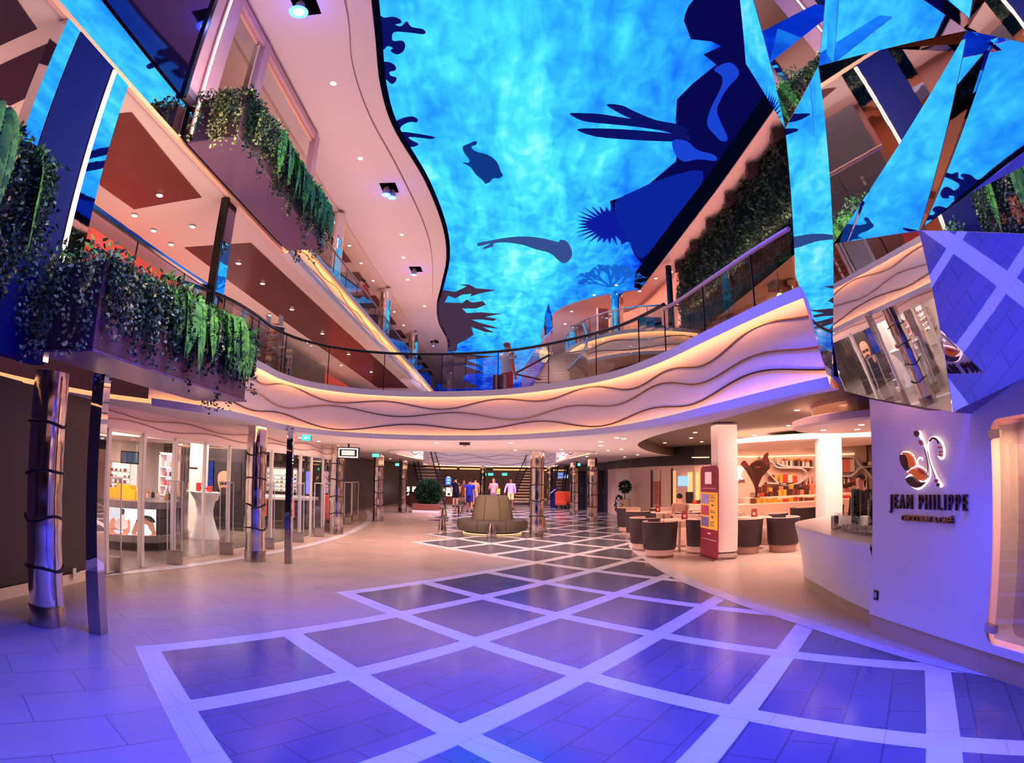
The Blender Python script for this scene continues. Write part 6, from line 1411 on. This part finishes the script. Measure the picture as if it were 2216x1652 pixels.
t = top('stair_light', 'warm oval lamp glowing at the head of the grand staircase', 'lamp'); v = ony(1177, 768, 20.6); MB().sphere(tuple(v), 1, 14, 10, (.16, .05, .28)).build('shade', glow('stair_warm', (255, 215, 170), 1.6, True), t, True); MB().tube([tuple(v+Vector((0, 0, -.3))), tuple(v+Vector((0, 0, -1.2)))], .03, 6).build('stem', STEEL, t)
# blue blade beside the stair
v = ony(1187, 700, 21.2); t = top('glass_fin', 'tall pointed blue glass fin beside the stair head', 'glass fin'); MB().tube([tuple(v+Vector((0, 0, h))) for h in (-1.7, -.9, -.1, .35, .75)], .1, 6, rs=[.04, .09, .17, .12, .01]).build('blade', mat('blue_glass', (60, 150, 240), .08, .9), t, True)
# bar rail and diagonal rails by the man
t = top('stair_handrails', 'pair of dark handrails sloping down past the person on the bridge', 'handrail')
MB().tube([ony(1116, 808, 13.9), ony(1190, 768, 13.9)], .025, 6).build('rail', BLACK, t); MB().tube([ony(1116, 810, 13.2), ony(1170, 822, 13.2)], .02, 6).build('rail', BLACK, t)
t = top('luggage_rack', 'row of striped hangers or cloths hung beside the person on the bridge', 'clothes')
for k, c in enumerate(((60, 40, 50), (190, 160, 160), (40, 34, 50), (120, 70, 70), (205, 180, 180))):
    a = ony(1070+5.5*k, 812, 13.3); MB().rbox(a.x-.035, a.x+.035, 13.25, 13.35, 3.33, a.z, .01).build('cloth', mat('stripe_%d' % k, c, .7), t)
# ================================================================ RESTAURANT on the right, deck 2
PE = glow('lantern', (255, 170, 90), 4, True)
for k, (px, py, Y) in enumerate(((1688, 645, 8.0), (1688, 668, 8.0), (1580, 715, 9.6), (1578, 735, 9.6), (1562, 730, 10.5), (1498, 768, 11.5), (1470, 782, 12.5), (1372, 803, 17), (1250, 838, 20), (1210, 836, 22), (1190, 840, 22))):
    v = ony(px, py, Y); t = top('lantern', 'small glowing amber lantern in the restaurant behind the right balustrade' if k < 7 else 'small glowing amber lantern in the dark bar below the far gallery', 'lantern', 'restaurant lanterns' if k < 7 else 'bar lanterns', v)
    MB().lathe([(.03, -.07), (.05, -.04), (.05, .04), (.03, .07)], 12).build('shade', PE, t, True); MB().lathe([(.035, .07), (.035, .09), (0, .1)], 10).build('cap', BLACK, t); MB().tube([(0, 0, .09), (0, 0, .4)], .006, 5).build('cord', BLACK, t)
for k, (x, y) in enumerate(((6.9, 10), (7.0, 13.5), (7.2, 17), (9.2, 12), (9.3, 16))):
    column(x, y, 3.2, 'slim steel column inside the right-hand restaurant', r=.12, z0=3.32, bands=False, name='restaurant_column', group='restaurant columns', seed=40+k)
for k, (x, y) in enumerate(((6.6, 8.8), (7.0, 11.4), (6.7, 14.2), (7.4, 16.4), (8.4, 10.0), (8.7, 13.0))):
    t = top('dining_table', 'small dark dining table in the right-hand restaurant', 'table', 'restaurant tables', (x, y, 3.32)); MB().lathe([(.38, .7), (.4, .72), (.4, .74), (0, .74)], 20).build('tabletop', BROWNP, t); MB().lathe([(.04, .02), (.04, .7)], 10).build('pedestal', BLACK, t); MB().lathe([(.2, 0), (.2, .02)], 16).build('foot', BLACK, t)
dr = downlight((7.2, 9.4, 6.54), 'warm downlight in the restaurant ceiling on the right', 'restaurant downlights', .05)
for x, y in ((8.0, 11.5), (7.0, 12.6), (8.8, 9.3), (7.3, 15.8), (9.2, 14.2)): dup(dr, (x, y, 6.54))
t = top('picture_frame', 'small framed picture on the restaurant wall', 'picture', None, (10.46, 11.6, 5.0)); MB().rbox(0, .03, -.35, .35, -.25, .25, .01).build('frame', WHITE, t); MB().box(-.005, 0, -.28, .28, -.18, .18).build('picture', mat('frame_pic', (190, 120, 90), .5, noise=.6, nscale=6), t)
# dark bar below the far gallery
struct(MB().box(1.0, 9, 27, 27.1, 3.3, 5.72).build('wall_bar', mat('bar_wall', (66, 44, 38), .6)))
# ================================================================ LEFT GALLERY, DECK 2 interior
struct(MB().box(-9.05, -9, -8.9, 46, Z2, Z3).build('wall_left', mat('gallery2_wall', (120, 72, 66), .5)))
for y0, y1, c, l in ((5.6, 7.6, (60, 52, 66), 'grey blue glossy wall panel behind the left balustrade'), (7.8, 11.2, (196, 66, 58), 'red wall panel behind the left balustrade'), (12.6, 14.4, (150, 140, 150), 'pale display wall panel on the left gallery'), (15.0, 22, (58, 52, 56), 'large dark glazed panel on the left gallery'), (22.4, 30, (170, 58, 50), 'far red wall panel of the left gallery')):
    t = top('wall_panel', l, 'panel'); MB().box(-7.2, -7.1, y0, y1, Z2+.02, Z3-.4 if c[0] > 100 else Z3-.2).build('panel', mat('panel_%d' % c[0], c, .3), t)
t = top('poster_stand', 'white poster board with red squares on the left gallery', 'poster'); a, b = ony(613, 810, 12.2), ony(631, 768, 12.2)
MB().box(a.x, b.x, 12.2, 12.24, Z2, b.z).build('board', WHITE, t)
for i in range(2):
    for j in range(2): MB().box(a.x+.03+(b.x-a.x)*.5*i, a.x+(b.x-a.x)*(.5*i+.42), 12.18, 12.2, b.z-.5+.24*j, b.z-.3+.24*j).build('print', mat('print_%d%d' % (i, j), [(200, 70, 50), (90, 80, 90), (60, 60, 70), (210, 120, 90)][i*2+j], .5), t)
t = top('ladder_shelf', 'narrow bronze shelf ladder on the left gallery', 'shelf')
for k in range(9): MB().box(-5.25, -4.98, 11.9, 12.1, 3.5+.16*k, 3.53+.16*k).build('rung', BRASS, t)
for x in (-5.27, -4.97): MB().box(x-.015, x+.015, 11.9, 12.1, Z2, 5.0).build('upright', BRASS, t)
# ================================================================ LIGHT
WL = (255, 216, 202)
area('deck1_wash_left', (-8.5, 13, 2.42), 4, 1200, (255, 220, 205), sy=10)
area('deck1_wash_mid', (-.5, 15.3, 2.42), 6, 380, WL, sy=4)
area('deck1_wash_side', (-4.0, 13, 2.42), 1.5, 200, WL, sy=12)

area('deck1_far', (0, 29, 5.5), 6, 1300, (255, 205, 185), sy=14)
area('cafe_wash', (7.4, 12.5, 2.7), 5, 900, WL, sy=9)
area('far_wash', (0, 50, 2.4), 12, 700, WL, sy=10)
area('deck2_left_wash', (-7.6, 14, 5.8), 2.2, 700, WL, sy=24)
area('deck2_right_wash', (8.3, 9, 6.2), 3, 600, (255, 160, 110), sy=14)
area('deck3_left_wash', (-7, 20, 9.0), 2.2, 450, WL, sy=24)
area('bounce_left', (-3.9, 14, 6.7), 1.0, 330, (255, 212, 206), rot=(PI, 0, 0), sy=26)
area('bounce_gallery', (-6.5, 14, 3.5), 3, 420, (255, 212, 206), rot=(PI, 0, 0), sy=24)
area('bounce_deck1', (0, 15, .05), 9, 340, (255, 212, 206), rot=(PI, 0, 0), sy=10)
area('bounce_right', (5.8, 13, 7.2), .4, 260, (255, 175, 160), rot=(PI, .3, 0), sy=16)
area('blue_flood', (.7, 3.4, 9.1), 3, 1350, (50, 62, 255), sy=5, spread=math.radians(78))

area('cafe_back_wash', (8.5, 18.2, 2.75), 6, 260, (255, 200, 170), sy=2)
area('cafe_front_wash', (4.6, 10.5, 2.75), 1.6, 60, (255, 190, 165), sy=5)
area('bar_wash', (4.5, 24, 5.65), 5, 160, (255, 180, 140), sy=5)
area('far_gallery_wash', (3.6, 24.5, 9.2), 4, 330, (255, 175, 145), sy=8)

area('planter_fill', (-1.6, 5.6, 4.8), 1.6, 110, (255, 236, 190), rot=(0, PI/2, 0), sy=3.5, spread=math.radians(110))  # added lamp with no fitting, brightens the hanging plants
for x, y in ((-3.54, 7.32), (-3.3, 14.6), (-3.6, 21.1)):
    l = bpy.data.lights.new('blue_spill', 'POINT'); l.energy = 9; l.color = (.02, .03, 1); l.shadow_soft_size = .15; o = bpy.data.objects.new('blue_spill', l); C.objects.link(o); o.location = (x, y, 8.85); o.visible_glossy = False

area('restaurant_bounce', (8.3, 10, 3.5), 3, 260, (255, 180, 140), rot=(PI, 0, 0), sy=12)  # added upward lamp imitating bounced light on the restaurant ceiling
area('stair_wash', (.2, 16.5, 8.9), 1.5, 260, (255, 214, 196), sy=4, spread=math.radians(70))  # added lamp without a fitting, lifts the grand staircase treads

area('void2_wash', (-1, 25, 4.4), 5, 700, (236, 205, 245), rot=(math.radians(72), 0, 0), sy=1.2)  # added unseen lamp aimed at the far fascia to brighten it
